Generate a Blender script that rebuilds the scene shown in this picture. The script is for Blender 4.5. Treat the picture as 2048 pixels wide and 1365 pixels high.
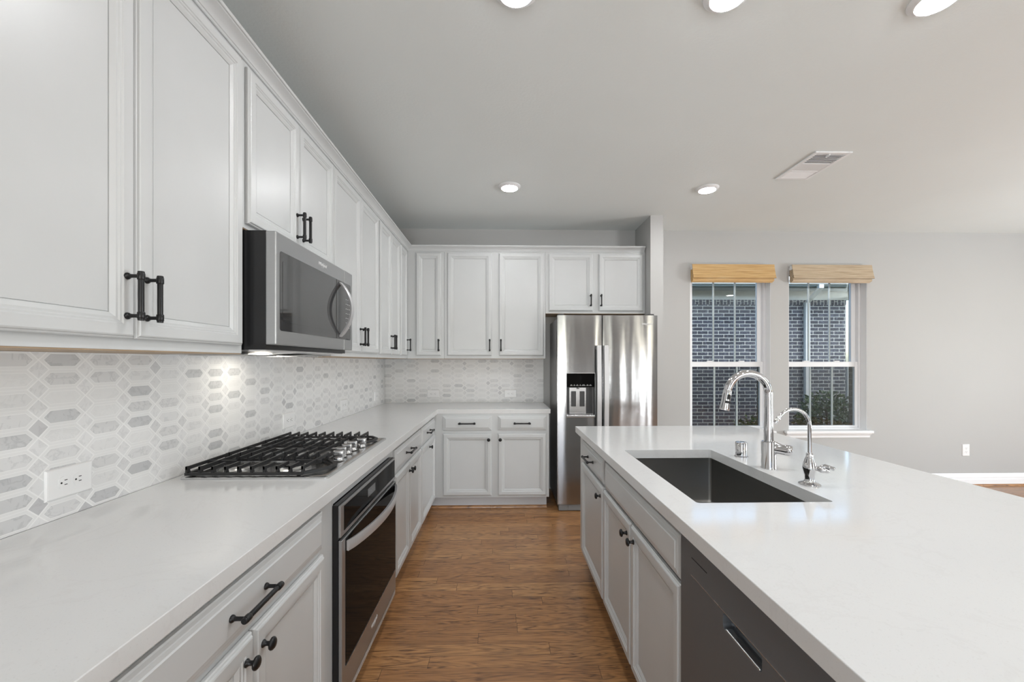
import bpy, bmesh, math, random
from mathutils import Vector, Matrix
random.seed(7)
for o in list(bpy.data.objects):
    bpy.data.objects.remove(o)
SC = bpy.context.scene
COL = SC.collection
PI = math.pi

# ------------------------------------------------------------------ camera
FPX = 835.0
cam_d = bpy.data.cameras.new('camera')
cam_d.sensor_fit = 'HORIZONTAL'
cam_d.sensor_width = 36.0
cam_d.lens = FPX / 2048 * 36.0
cam_d.shift_y = 41.0 / 2048
cam_d.clip_start = 0.02
cam = bpy.data.objects.new('camera', cam_d)
COL.objects.link(cam)
cam.location = (0, 0, 1.347)
cam.rotation_euler = (PI / 2, 0, -math.atan(20.5 / FPX))
SC.camera = cam

# ------------------------------------------------------------------ world, sky
W = bpy.data.worlds.new('sky')
SC.world = W
W.use_nodes = True
wn = W.node_tree
for n in list(wn.nodes):
    wn.nodes.remove(n)
wo = wn.nodes.new('ShaderNodeOutputWorld')
wb = wn.nodes.new('ShaderNodeBackground')
ws = wn.nodes.new('ShaderNodeTexSky')
ws.sky_type = 'NISHITA'
ws.sun_disc = False
ws.sun_elevation = math.radians(48)
ws.sun_rotation = math.radians(150)
ws.air_density = 1.0
ws.dust_density = 2.0
wb.inputs['Strength'].default_value = 0.62
wn.links.new(ws.outputs[0], wb.inputs[0])
wn.links.new(wb.outputs[0], wo.inputs[0])

# ------------------------------------------------------------------ fill lights added outside assumed windows behind the camera and on the right
def area(name, loc, rot, sx, sy, power, color):
    l = bpy.data.lights.new(name, 'AREA')
    l.shape = 'RECTANGLE'
    l.size, l.size_y = sx, sy
    l.energy = power
    l.color = color
    o = bpy.data.objects.new(name, l)
    COL.objects.link(o)
    o.location = loc
    o.rotation_euler = rot
    return o
FILL_TINT = (0.92, 0.965, 1.0)
UP = math.radians(48)          # upward tilt of the added fill, to brighten the ceiling
area('fill_rear_left', (-0.2, -5.55, 0.55), (-PI / 2 - UP, 0, PI), 1.9, 1.7, 180, FILL_TINT)
area('fill_rear_right', (5.25, -5.55, 0.55), (-PI / 2 - UP, 0, PI), 1.5, 1.7, 300, FILL_TINT)
area('fill_right', (8.70, 1.2, 0.55), (0, PI / 2 + UP, 0), 1.7, 2.2, 390, FILL_TINT)

# unseen disc lights added out of view to brighten worktops, near doors and ceiling
for cx, cy in ((0.05, -0.14), (0.85, -0.14), (1.66, -0.14), (0.4, -2.2), (2.6, -2.2), (4.8, -2.2), (4.8, 0.4)):
    l = bpy.data.lights.new('unseen_ceiling_fill', 'AREA')
    l.shape = 'DISK'
    l.size = 0.13
    l.energy = 4.0 if cy == -0.14 else 7.0
    l.color = (0.985, 0.99, 1.0)
    o = bpy.data.objects.new('unseen_ceiling_fill', l)
    COL.objects.link(o)
    o.location = (cx, cy, 2.735)

# ------------------------------------------------------------------ exposure
SC.view_settings.view_transform = 'Standard'
SC.view_settings.look = 'None'
SC.view_settings.exposure = 0.15
SC.view_settings.gamma = 1.0
SC.view_settings.use_curve_mapping = False
LAMP = 140.0      # emission of the ceiling lights' lenses

# ================================================================== materials
class NT:
    """small helper round a material's node tree"""
    def __init__(s, name):
        s.m = bpy.data.materials.new(name)
        s.m.use_nodes = True
        s.t = s.m.node_tree
        for n in list(s.t.nodes):
            s.t.nodes.remove(n)
        s.out = s.t.nodes.new('ShaderNodeOutputMaterial')
        s.b = s.t.nodes.new('ShaderNodeBsdfPrincipled')
        s.t.links.new(s.b.outputs[0], s.out.inputs[0])
        s._co = None
    def node(s, typ, **kw):
        n = s.t.nodes.new(typ)
        for k, v in kw.items():
            setattr(n, k, v)
        return n
    def link(s, a, b):
        s.t.links.new(a, b)
    def put(s, sock, v):
        if isinstance(v, bpy.types.NodeSocket):
            s.t.links.new(v, sock)
        else:
            sock.default_value = v
    def co(s):
        if s._co is None:
            s._co = s.node('ShaderNodeTexCoord').outputs['Object']
        return s._co
    def sep(s, v):
        n = s.node('ShaderNodeSeparateXYZ')
        s.link(v, n.inputs[0])
        return n.outputs
    def comb(s, x=0.0, y=0.0, z=0.0):
        n = s.node('ShaderNodeCombineXYZ')
        for i, v in enumerate((x, y, z)):
            s.put(n.inputs[i], v)
        return n.outputs[0]
    def M(s, op, a, b=0.0, c=0.0):
        n = s.node('ShaderNodeMath', operation=op)
        s.put(n.inputs[0], a)
        s.put(n.inputs[1], b)
        s.put(n.inputs[2], c)
        return n.outputs[0]
    def noise(s, vec, scale=5.0, detail=2.0, rough=0.5, dist=0.0):
        n = s.node('ShaderNodeTexNoise')
        s.link(vec, n.inputs['Vector'])
        n.inputs['Scale'].default_value = scale
        n.inputs['Detail'].default_value = detail
        n.inputs['Roughness'].default_value = rough
        n.inputs['Distortion'].default_value = dist
        return n.outputs['Fac']
    def scaled(s, vec, sx, sy, sz):
        n = s.node('ShaderNodeMapping')
        s.link(vec, n.inputs['Vector'])
        n.inputs['Scale'].default_value = (sx, sy, sz)
        return n.outputs[0]
    def white(s, vec):
        n = s.node('ShaderNodeTexWhiteNoise', noise_dimensions='3D')
        s.link(vec, n.inputs['Vector'])
        return n.outputs['Value']
    def ramp(s, fac, stops):
        n = s.node('ShaderNodeValToRGB')
        s.put(n.inputs[0], fac)
        e = n.color_ramp.elements
        while len(e) < len(stops):
            e.new(0.5)
        for i, (p, c) in enumerate(stops):
            e[i].position = p
            e[i].color = (*c, 1)
        return n.outputs[0]
    def mix(s, f, a, b, mode='MIX'):
        n = s.node('ShaderNodeMix', data_type='RGBA', blend_type=mode)
        s.put(n.inputs[0], f)
        for i, v in ((6, a), (7, b)):
            if isinstance(v, tuple) and len(v) == 3:
                v = (*v, 1)
            s.put(n.inputs[i], v)
        return n.outputs[2]
    def bump(s, h, strength=0.2, dist=0.01):
        n = s.node('ShaderNodeBump')
        s.link(h, n.inputs['Height'])
        n.inputs['Strength'].default_value = strength
        n.inputs['Distance'].default_value = dist
        s.link(n.outputs[0], s.b.inputs['Normal'])
    def base(s, c):
        if isinstance(c, tuple):
            c = (*c, 1)
        s.put(s.b.inputs['Base Color'], c)
    def set(s, **kw):
        for k, v in kw.items():
            s.put(s.b.inputs[k.replace('_', ' ')], v)

def lin(r, g, b):
    f = lambda c: (c / 255 / 12.92) if c / 255 <= 0.04045 else ((c / 255 + 0.055) / 1.055) ** 2.4
    return (f(r), f(g), f(b))

def plain(name, c, rough=0.5, metal=0.0, var=0.03, nscale=6.0, bump=0.0, bscale=300.0, **kw):
    t = NT(name)
    n = t.noise(t.co(), nscale, 3.0)
    lo = tuple(max(0, v * (1 - var)) for v in c)
    hi = tuple(min(1, v * (1 + var)) for v in c)
    t.base(t.ramp(n, [(0.3, lo), (0.7, hi)]))
    t.set(Roughness=rough, Metallic=metal, **kw)
    if bump:
        t.bump(t.noise(t.co(), bscale, 2.0), bump, 0.002)
    return t.m

MAT = {}
MAT['paint'] = plain('white_cabinet_paint', (0.555, 0.566, 0.566), 0.32, var=0.012)
MAT['toe'] = plain('grey_toe_kick_paint', (0.60, 0.60, 0.61), 0.45, var=0.02)
MAT['trim'] = plain('white_trim_paint', (0.88, 0.89, 0.90), 0.35, var=0.01)
MAT['vinyl'] = plain('white_window_vinyl', (0.82, 0.83, 0.85), 0.3, var=0.01)
MAT['plastic'] = plain('white_outlet_plastic', (0.83, 0.83, 0.83), 0.3, var=0.01)
MAT['wall'] = plain('pale_grey_wall_paint', (0.470, 0.468, 0.458), 0.6, var=0.012, nscale=1.5, bump=0.12, bscale=120.0)
MAT['ceiling'] = plain('ceiling_paint', (0.79, 0.825, 0.815), 0.75, var=0.012, nscale=1.5, bump=0.35, bscale=70.0)
MAT['maple'] = plain('maple_underside', (0.42, 0.30, 0.19), 0.5, var=0.12)
MAT['black'] = plain('matte_black_metal', (0.010, 0.010, 0.011), 0.32, 0.3, var=0.1)
MAT['iron'] = plain('black_cast_iron', (0.016, 0.016, 0.017), 0.5, 0.0, var=0.15, bump=0.15, bscale=500.0)
MAT['blackcase'] = plain('black_enamel', (0.008, 0.008, 0.009), 0.25, var=0.1)
MAT['darkgap'] = plain('dark_recess', (0.012, 0.012, 0.012), 0.7, var=0.1)
MAT['chrome'] = plain('polished_chrome', (0.60, 0.60, 0.61), 0.045, 1.0, var=0.01)
MAT['alu'] = plain('bright_cast_aluminium', (0.66, 0.66, 0.66), 0.28, 1.0, var=0.06)
MAT['knob'] = plain('satin_chrome_knob', (0.58, 0.58, 0.59), 0.24, 1.0, var=0.03)
MAT['greyplastic'] = plain('grey_plastic', (0.20, 0.20, 0.20), 0.4, var=0.05)
MAT['darkplastic'] = plain('charcoal_plastic', (0.05, 0.05, 0.053), 0.4, var=0.05)
MAT['lettering'] = plain('silver_lettering', (0.75, 0.75, 0.75), 0.35, 0.2, var=0.02)
MAT['lettersteel'] = plain('grey_engraved_lettering', (0.40, 0.40, 0.40), 0.35, 0.6, var=0.02)
MAT['icons'] = plain('pale_printed_symbols', (0.55, 0.55, 0.55), 0.5, var=0.02)
MAT['fascia'] = plain('white_exterior_board', (0.72, 0.75, 0.74), 0.6, var=0.03)
MAT['soffit'] = plain('grey_soffit_board', (0.36, 0.42, 0.44), 0.6, var=0.04)
MAT['stem'] = plain('brown_stem', (0.06, 0.04, 0.025), 0.8, var=0.2)
MAT['fence'] = plain('dark_fence_metal', (0.03, 0.03, 0.03), 0.5, var=0.1)

def glossblack(name, c, rough, ior=1.5, spec=0.5):
    t = NT(name)
    n = t.noise(t.co(), 3.0, 2.0)
    t.base(t.ramp(n, [(0.3, c), (0.7, tuple(v * 1.15 for v in c))]))
    t.set(Roughness=rough, IOR=ior, Specular_IOR_Level=spec)
    return t.m
MAT['ovenglass'] = glossblack('black_oven_glass', (0.006, 0.006, 0.006), 0.04, 1.22, 0.10)
MAT['microglass'] = glossblack('smoked_microwave_glass', (0.030, 0.030, 0.031), 0.04, 1.9)

def steel(name, c, rough, along, wav=0.0, stretch=(2, 2, 300)):
    """brushed stainless: fine scratches along one axis, optional slow sheet waves"""
    t = NT(name)
    sc = t.scaled(t.co(), *stretch)
    fine = t.noise(sc, 6.0, 3.0, 0.6)
    t.base(t.ramp(fine, [(0.3, tuple(v * 0.94 for v in c)), (0.7, c)]))
    r = t.M('MULTIPLY_ADD', fine, 0.10, rough - 0.05)
    t.set(Metallic=1.0, Roughness=r)
    if wav:
        wv = t.noise(t.scaled(t.co(), *along), 1.0, 1.5, 0.4)
        h = t.M('ADD', t.M('MULTIPLY', wv, wav), t.M('MULTIPLY', fine, 0.00008))
        n = t.node('ShaderNodeBump')
        t.link(h, n.inputs['Height'])
        n.inputs['Strength'].default_value = 1.0
        n.inputs['Distance'].default_value = 1.0
        t.link(n.outputs[0], t.b.inputs['Normal'])
    return t.m
MAT['fridge'] = steel('brushed_fridge_steel', (0.38, 0.382, 0.385), 0.17, (8.0, 1.0, 0.8), 0.009)
MAT['steel'] = steel('brushed_appliance_steel', (0.42, 0.425, 0.43), 0.33, (1, 1, 1))
MAT['steel'].node_tree.nodes['Principled BSDF'].inputs['Metallic'].default_value = 0.85
MAT['lightsteel'] = steel('pale_brushed_steel', (0.72, 0.72, 0.73), 0.26, (1, 1, 1))
MAT['dishsteel'] = steel('dark_brushed_dishwasher_steel', (0.128, 0.138, 0.150), 0.42, (1, 1, 1))
MAT['dishsteel'].node_tree.nodes['Principled BSDF'].inputs['Metallic'].default_value = 0.30
MAT['handlesteel'] = steel('satin_handle_steel', (0.60, 0.60, 0.61), 0.34, (1, 1, 1))
MAT['handlesteel'].node_tree.nodes['Principled BSDF'].inputs['Metallic'].default_value = 0.55
MAT['sinksteel'] = steel('brushed_sink_steel', (0.285, 0.28, 0.27), 0.33, (1, 1, 1))
MAT['cooksteel'] = steel('brushed_cooktop_steel', (0.62, 0.62, 0.62), 0.24, (1, 1, 1), stretch=(300, 2, 2))

def quartz():
    t = NT('white_quartz')
    n = t.noise(t.co(), 2.2, 6.0, 0.6, 1.5)
    v = t.M('ABSOLUTE', t.M('SUBTRACT', n, 0.5))
    vein = t.M('SMOOTH_MIN', t.M('MULTIPLY', v, 60.0), 1.0, 0.2)
    sp = t.noise(t.co(), 260.0, 1.0)
    c1 = t.ramp(vein, [(0.0, (0.655, 0.657, 0.655)), (0.9, (0.675, 0.680, 0.678))])
    c2 = t.mix(t.M('GREATER_THAN', sp, 0.68), c1, (0.64, 0.642, 0.64))
    t.base(c2)
    t.set(Roughness=0.09, IOR=1.5)
    return t.m
MAT['quartz'] = quartz()

def mosaic(name, phase):
    """elongated marble hexagons framed by white marble strips with little diamonds between"""
    t = NT(name)
    P = 0.1238
    H = 0.0515
    x, y, z = t.sep(t.co())[:3]
    u = t.M('ADD', t.M('ADD', x, y), phase)
    v = t.M('SUBTRACT', z, 0.939)
    a = t.M('DIVIDE', u, P)
    b = t.M('DIVIDE', v, H)
    ia = t.M('ROUND', a)
    ib = t.M('ROUND', b)
    lx = t.M('MULTIPLY', t.M('ABSOLUTE', t.M('SUBTRACT', a, ia)), P)
    ly = t.M('MULTIPLY', t.M('ABSOLUTE', t.M('SUBTRACT', b, ib)), H)
    dtop = t.M('SUBTRACT', H / 2, ly)
    dsl = t.M('MULTIPLY', t.M('SUBTRACT', t.M('SUBTRACT', P / 2, lx), ly), 0.7071)
    dh = t.M('MINIMUM', dtop, dsl)
    # per tile random values
    rh = t.white(t.comb(ia, ib, 3.3))
    rd = t.white(t.comb(t.M('FLOOR', a), t.M('FLOOR', b), 8.1))
    # marble body
    mo = t.comb(t.M('MULTIPLY', rh, 40.0), t.M('MULTIPLY', rd, 31.0), 0.0)
    vv = t.node('ShaderNodeVectorMath', operation='ADD')
    t.link(t.co(), vv.inputs[0])
    t.link(mo, vv.inputs[1])
    nz = t.noise(vv.outputs[0], 13.0, 5.0, 0.6, 0.8)
    vein = t.M('MINIMUM', t.M('MULTIPLY', t.M('ABSOLUTE', t.M('SUBTRACT', nz, 0.5)), 26.0), 1.0)
    cloud = t.noise(vv.outputs[0], 45.0, 3.0, 0.6)
    tone = t.ramp(rh, [(0.0, (0.49, 0.495, 0.505)), (0.08, (0.57, 0.575, 0.58)), (0.20, (0.66, 0.66, 0.66)), (0.36, (0.715, 0.715, 0.715)), (1.0, (0.785, 0.785, 0.78))])
    hexc = t.mix(t.M('MULTIPLY', t.M('SUBTRACT', 1.0, vein), t.M('MULTIPLY_ADD', t.M('SUBTRACT', 1.0, rh), 0.38, 0.02)), tone, (0.30, 0.31, 0.32))
    hexc = t.mix(t.M('MULTIPLY', cloud, 0.22), hexc, (0.77, 0.77, 0.765))
    dia = t.ramp(rd, [(0.0, (0.54, 0.54, 0.55)), (0.08, (0.67, 0.67, 0.67)), (0.30, (0.735, 0.735, 0.735)), (1.0, (0.785, 0.785, 0.785))])
    diac = t.mix(t.M('MULTIPLY', t.M('SUBTRACT', 1.0, vein), 0.16), dia, (0.30, 0.30, 0.31))
    strip = t.mix(t.M('MULTIPLY', cloud, 0.3), (0.785, 0.785, 0.78), (0.755, 0.755, 0.755))
    T = 0.0085
    inner = t.M('GREATER_THAN', dh, T)
    isd = t.M('LESS_THAN', dsl, 0.0)
    g1 = t.M('LESS_THAN', t.M('ABSOLUTE', t.M('SUBTRACT', dh, T)), 0.0007)
    g2 = t.M('LESS_THAN', t.M('ABSOLUTE', dh), 0.0007)
    g3 = t.M('LESS_THAN', t.M('ABSOLUTE', dsl), 0.0016)
    g = t.M('MAXIMUM', t.M('MAXIMUM', g1, g2), g3)
    c = t.mix(inner, strip, hexc)
    c = t.mix(isd, c, diac)
    c = t.mix(g, c, (0.86, 0.86, 0.855))
    t.base(c)
    t.set(Roughness=t.M('MULTIPLY_ADD', g, 0.3, 0.36))
    t.bump(t.M('SUBTRACT', 1.0, g), 0.25, 0.0008)
    return t.m
MAT['mosaic_left'] = mosaic('marble_mosaic_side', 0.0280)
MAT['mosaic_back'] = mosaic('marble_mosaic_end', 0.0166)

def oak():
    t = NT('oak_floorboards')
    x, y, z = t.sep(t.co())[:3]
    pw = 0.0776
    r = t.M('DIVIDE', t.M('ADD', y, 10.034), pw)
    row = t.M('FLOOR', r)
    fr = t.M('FRACT', r)
    off = t.M('MULTIPLY', t.white(t.comb(row, 1.7, 0.0)), 3.0)
    L = 0.95
    cx = t.M('DIVIDE', t.M('ADD', t.M('ADD', x, off), 20.0), L)
    cell = t.M('FLOOR', cx)
    fx = t.M('FRACT', cx)
    rnd = t.white(t.comb(row, cell, 5.0))
    shift = t.M('MULTIPLY', rnd, 50.0)
    gv = t.comb(t.M('ADD', t.M('MULTIPLY', x, 1.5), shift), t.M('ADD', t.M('MULTIPLY', y, 15.0), shift), rnd)
    n1 = t.noise(gv, 1.2, 3.5, 0.55, 0.5)
    rings = t.M('FRACT', t.M('MULTIPLY', n1, 11.0))
    ring = t.M('POWER', t.M('ABSOLUTE', t.M('SUBTRACT', t.M('MULTIPLY', rings, 2.0), 1.0)), 1.5)
    fv = t.comb(t.M('ADD', t.M('MULTIPLY', x, 9.0), shift), t.M('MULTIPLY', y, 170.0), rnd)
    fine = t.noise(fv, 1.6, 3.0, 0.65)
    tone = t.ramp(rnd, [(0.0, (0.42, 0.205, 0.080)), (0.35, (0.50, 0.245, 0.096)), (0.65, (0.56, 0.285, 0.112)), (1.0, (0.62, 0.330, 0.134))])
    c = t.mix(t.M('MULTIPLY', t.M('MULTIPLY', ring, t.M('MULTIPLY_ADD', t.noise(gv, 3.0, 2.0), 2.0, -0.25)), 0.95), tone, (0.115, 0.056, 0.030))
    c = t.mix(t.M('MULTIPLY', t.M('SUBTRACT', 1.0, fine), 0.55), c, (0.17, 0.080, 0.038))
    e1 = t.M('LESS_THAN', t.M('MULTIPLY', t.M('MINIMUM', fr, t.M('SUBTRACT', 1.0, fr)), pw), 0.0007)
    e2 = t.M('LESS_THAN', t.M('MULTIPLY', t.M('MINIMUM', fx, t.M('SUBTRACT', 1.0, fx)), L), 0.0011)
    e = t.M('MAXIMUM', e1, e2)
    c = t.mix(t.M('MULTIPLY', e, 0.75), c, (0.03, 0.013, 0.006))
    t.base(c)
    t.set(Roughness=t.M('MULTIPLY_ADD', fine, 0.14, 0.24))
    h = t.M('SUBTRACT', t.M('MULTIPLY', fine, 0.25), e)
    t.bump(h, 0.25, 0.0012)
    return t.m
MAT['oak'] = oak()

def brick(name, size, mortar_c, c1, c2, flip=False):
    t = NT(name)
    x, y, z = t.sep(t.co())[:3]
    u = t.M('ADD', x, y)
    v = t.comb(z, u, 0.0) if flip else t.comb(u, z, 0.0)
    n = t.node('ShaderNodeTexBrick')
    t.link(v, n.inputs['Vector'])
    n.inputs['Color1'].default_value = (*c1, 1)
    n.inputs['Color2'].default_value = (*c2, 1)
    n.inputs['Mortar'].default_value = (*mortar_c, 1)
    n.inputs['Scale'].default_value = 1.0
    n.inputs['Mortar Size'].default_value = 0.0055
    n.inputs['Mortar Smooth'].default_value = 0.1
    n.inputs['Bias'].default_value = -0.1
    n.inputs['Brick Width'].default_value = size[0]
    n.inputs['Row Height'].default_value = size[1]
    sp = t.noise(t.co(), 16.0, 4.0, 0.7)
    c = t.mix(t.M('MULTIPLY', t.M('GREATER_THAN', sp, 0.56), 0.45), n.outputs['Color'], tuple(min(1, v * 2.0 + 0.02) for v in c2))
    c = t.mix(n.outputs['Fac'], c, mortar_c)
    t.base(c)
    t.set(Roughness=0.85)
    t.bump(t.M('SUBTRACT', 1.0, n.outputs['Fac']), 0.6, 0.008)
    return t.m
MAT['brick'] = brick('slate_grey_brick', (0.205, 0.0677), (0.62, 0.65, 0.62), (0.040, 0.046, 0.062), (0.085, 0.095, 0.125))
MAT['soldier'] = brick('slate_grey_soldier_brick', (0.40, 0.0677), (0.62, 0.65, 0.62), (0.040, 0.046, 0.062), (0.085, 0.095, 0.125), True)
MAT['ownbrick'] = brick('olive_brick', (0.205, 0.0677), (0.30, 0.27, 0.20), (0.12, 0.10, 0.06), (0.16, 0.13, 0.08))

def bamboo(name, a, b, d):
    t = NT(name)
    x, y, z = t.sep(t.co())[:3]
    zz = t.M('ADD', z, t.M('MULTIPLY', y, 0.6))
    n1 = t.noise(t.comb(t.M('MULTIPLY', x, 3.0), 0.0, t.M('MULTIPLY', zz, 110.0)), 1.0, 3.0, 0.7)
    reed = t.M('FRACT', t.M('MULTIPLY', zz, 62.0))
    seam = t.M('LESS_THAN', reed, 0.16)
    c = t.ramp(n1, [(0.25, d), (0.5, a), (0.75, b)])
    c = t.mix(t.M('MULTIPLY', seam, 0.6), c, tuple(v * 0.4 for v in d))
    t.base(c)
    t.set(Roughness=0.6)
    t.bump(reed, 0.4, 0.003)
    return t.m
MAT['bamboo_gold'] = bamboo('golden_bamboo_weave', lin(208, 170, 114), lin(228, 200, 152), lin(170, 130, 80))
MAT['bamboo_grey'] = bamboo('greyed_bamboo_weave', lin(192, 172, 144), lin(218, 202, 178), lin(150, 128, 102))

def leafmat():
    t = NT('dark_green_leaves')
    n = t.noise(t.co(), 9.0, 2.0)
    t.base(t.ramp(n, [(0.3, (0.025, 0.06, 0.022)), (0.6, (0.06, 0.13, 0.035)), (0.8, (0.16, 0.26, 0.06))]))
    t.set(Roughness=0.45)
    return t.m
MAT['leaf'] = leafmat()

def ground():
    t = NT('mulch_and_grass')
    n = t.noise(t.co(), 7.0, 6.0, 0.7)
    t.base(t.ramp(n, [(0.35, (0.045, 0.04, 0.028)), (0.55, (0.05, 0.075, 0.03)), (0.7, (0.09, 0.12, 0.05))]))
    t.set(Roughness=0.95)
    return t.m
MAT['ground'] = ground()

def pane():
    t = NT('window_glass')
    t.t.nodes.remove(t.b)
    tr = t.node('ShaderNodeBsdfTransparent')
    tr.inputs[0].default_value = (0.94, 0.97, 0.965, 1)
    gl = t.node('ShaderNodeBsdfGlossy')
    gl.inputs['Roughness'].default_value = 0.01
    fr = t.node('ShaderNodeFresnel')
    fr.inputs['IOR'].default_value = 1.45
    mx = t.node('ShaderNodeMixShader')
    t.link(fr.outputs[0], mx.inputs[0])
    t.link(tr.outputs[0], mx.inputs[1])
    t.link(gl.outputs[0], mx.inputs[2])
    t.link(mx.outputs[0], t.out.inputs[0])
    return t.m
MAT['pane'] = pane()

def screen():
    """insect screen on the lower sashes: fine dark mesh, half see-through"""
    t = NT('insect_screen')
    t.t.nodes.remove(t.b)
    tr = t.node('ShaderNodeBsdfTransparent')
    df = t.node('ShaderNodeBsdfDiffuse')
    df.inputs[0].default_value = (0.02, 0.02, 0.02, 1)
    mx = t.node('ShaderNodeMixShader')
    mx.inputs[0].default_value = 0.30
    t.link(tr.outputs[0], mx.inputs[1])
    t.link(df.outputs[0], mx.inputs[2])
    t.link(mx.outputs[0], t.out.inputs[0])
    return t.m
MAT['screen'] = screen()

def emit(name, c, s):
    t = NT(name)
    t.base((0.9, 0.9, 0.9))
    t.b.inputs['Emission Color'].default_value = (*c, 1)
    t.b.inputs['Emission Strength'].default_value = s
    return t.m
MAT['lens'] = emit('lit_lamp_lens', (0.985, 0.99, 1.0), LAMP)
MAT['hoodlamp'] = emit('lit_under_microwave_lamp', (1.0, 0.93, 0.80), 34.0)

# ================================================================== mesh helpers
class B:
    def __init__(s):
        s.bm = bmesh.new()
    def box(s, x0, x1, y0, y1, z0, z1):
        if x0 > x1: x0, x1 = x1, x0
        if y0 > y1: y0, y1 = y1, y0
        if z0 > z1: z0, z1 = z1, z0
        v = [s.bm.verts.new(p) for p in ((x0, y0, z0), (x1, y0, z0), (x1, y1, z0), (x0, y1, z0), (x0, y0, z1), (x1, y0, z1), (x1, y1, z1), (x0, y1, z1))]
        for f in ((3, 2, 1, 0), (4, 5, 6, 7), (0, 1, 5, 4), (1, 2, 6, 5), (2, 3, 7, 6), (3, 0, 4, 7)):
            s.bm.faces.new([v[i] for i in f])
        return s
    def loft(s, rings, closed=True, cap0=True, cap1=True):
        rows = [[s.bm.verts.new(p) for p in r] for r in rings]
        n = len(rows[0])
        for a, b in zip(rows, rows[1:]):
            for i in range(n if closed else n - 1):
                j = (i + 1) % n
                s.bm.faces.new((a[i], a[j], b[j], b[i]))
        if cap0: s.bm.faces.new(rows[0][::-1])
        if cap1: s.bm.faces.new(rows[-1])
        return s
    def lathe(s, prof, origin=(0, 0, 0), axis=(0, 0, 1), n=20, cap0=True, cap1=True):
        """prof: list of (radius, height along axis)"""
        ax = Vector(axis).normalized()
        t = Vector((1, 0, 0)) if abs(ax.x) < 0.9 else Vector((0, 1, 0))
        e1 = ax.cross(t).normalized()
        e2 = ax.cross(e1)
        O = Vector(origin)
        rings = [[O + ax * h + (e1 * math.cos(2 * PI * i / n) + e2 * math.sin(2 * PI * i / n)) * max(r, 1e-5) for i in range(n)] for r, h in prof]
        return s.loft(rings, True, cap0, cap1)
    def tube(s, pts, r, n=14):
        pts = [Vector(p) for p in pts]
        rs = r if isinstance(r, (list, tuple)) else [r] * len(pts)
        d0 = (pts[1] - pts[0]).normalized()
        t = Vector((0, 1, 0)) if abs(d0.y) < 0.9 else Vector((1, 0, 0))
        e1 = d0.cross(t).normalized()
        rings = []
        for i, p in enumerate(pts):
            if i == 0: d = pts[1] - pts[0]
            elif i == len(pts) - 1: d = pts[-1] - pts[-2]
            else: d = (pts[i + 1] - pts[i]).normalized() + (pts[i] - pts[i - 1]).normalized()
            d.normalize()
            e1 = (e1 - d * e1.dot(d)).normalized()
            e2 = d.cross(e1)
            rings.append([p + (e1 * math.cos(2 * PI * k / n) + e2 * math.sin(2 * PI * k / n)) * rs[i] for k in range(n)])
        return s.loft(rings)
    def prism(s, poly, z0, z1):
        return s.loft([[(x, y, z0) for x, y in poly], [(x, y, z1) for x, y in poly]])
    def sweep(s, rings):
        return s.loft(rings)
    def rbox(s, x0, x1, y0, y1, z0, z1, r, seg=2):
        """box with rounded edges"""
        t = bmesh.new()
        b = B(); b.bm.free(); b.bm = t
        b.box(x0, x1, y0, y1, z0, z1)
        bmesh.ops.bevel(t, geom=list(t.edges), offset=r, segments=seg, profile=0.5, affect='EDGES')
        me = bpy.data.meshes.new('t')
        t.to_mesh(me)
        t.free()
        s.bm.from_mesh(me)
        bpy.data.meshes.remove(me)
        return s

ROOT = {}     # thing name -> location, so that a part's mesh is written relative to its thing

def obj(name, b, mat, parent=None, smooth=False, bevel=0.0, kind=None, label=None):
    bm = b.bm if isinstance(b, B) else b
    bmesh.ops.recalc_face_normals(bm, faces=bm.faces)
    if bevel:
        es = [e for e in bm.edges if len(e.link_faces) == 2 and e.calc_face_angle(0) > 0.6]
        bmesh.ops.bevel(bm, geom=es, offset=bevel, segments=2, profile=0.5, affect='EDGES', clamp_overlap=True)
    root = parent
    while root is not None and root.parent is not None:
        root = root.parent
    if root is not None:
        bmesh.ops.translate(bm, verts=bm.verts, vec=-Vector(root.location))
    me = bpy.data.meshes.new(name)
    bm.to_mesh(me)
    bm.free()
    if smooth:
        for p in me.polygons:
            p.use_smooth = True
        me.set_sharp_from_angle(angle=math.radians(38))
    me.materials.append(MAT[mat] if isinstance(mat, str) else mat)
    o = bpy.data.objects.new(name, me)
    COL.objects.link(o)
    if parent is not None:
        o.parent = parent
    if kind: o['kind'] = kind
    if label: o['label'] = label
    return o

def cut(o, b):
    """subtract a closed shape (given in world coordinates) from a mesh object"""
    bm = b.bm
    bmesh.ops.recalc_face_normals(bm, faces=bm.faces)
    root = o
    while root.parent is not None:
        root = root.parent
    if root is not o:
        bmesh.ops.translate(bm, verts=bm.verts, vec=-Vector(root.location))
    me = bpy.data.meshes.new('cutter')
    bm.to_mesh(me)
    bm.free()
    par = o.parent
    o.parent = None
    c = bpy.data.objects.new('cutter', me)
    COL.objects.link(c)
    md = o.modifiers.new('cut', 'BOOLEAN')
    md.operation = 'DIFFERENCE'
    md.solver = 'EXACT'
    md.object = c
    bpy.context.view_layer.update()
    dg = bpy.context.evaluated_depsgraph_get()
    new = bpy.data.meshes.new_from_object(o.evaluated_get(dg))
    o.modifiers.clear()
    o.data = new
    o.parent = par
    bpy.data.objects.remove(c)

def thing(name, label, cat, loc=(0, 0, 0), group=None):
    o = bpy.data.objects.new(name, None)
    o.empty_display_size = 0.1
    COL.objects.link(o)
    o.location = loc
    o['label'] = label
    o['category'] = cat
    if group: o['group'] = group
    return o

def tag(o, label, cat, group=None):
    o['label'] = label
    o['category'] = cat
    if group: o['group'] = group
    return o

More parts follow.
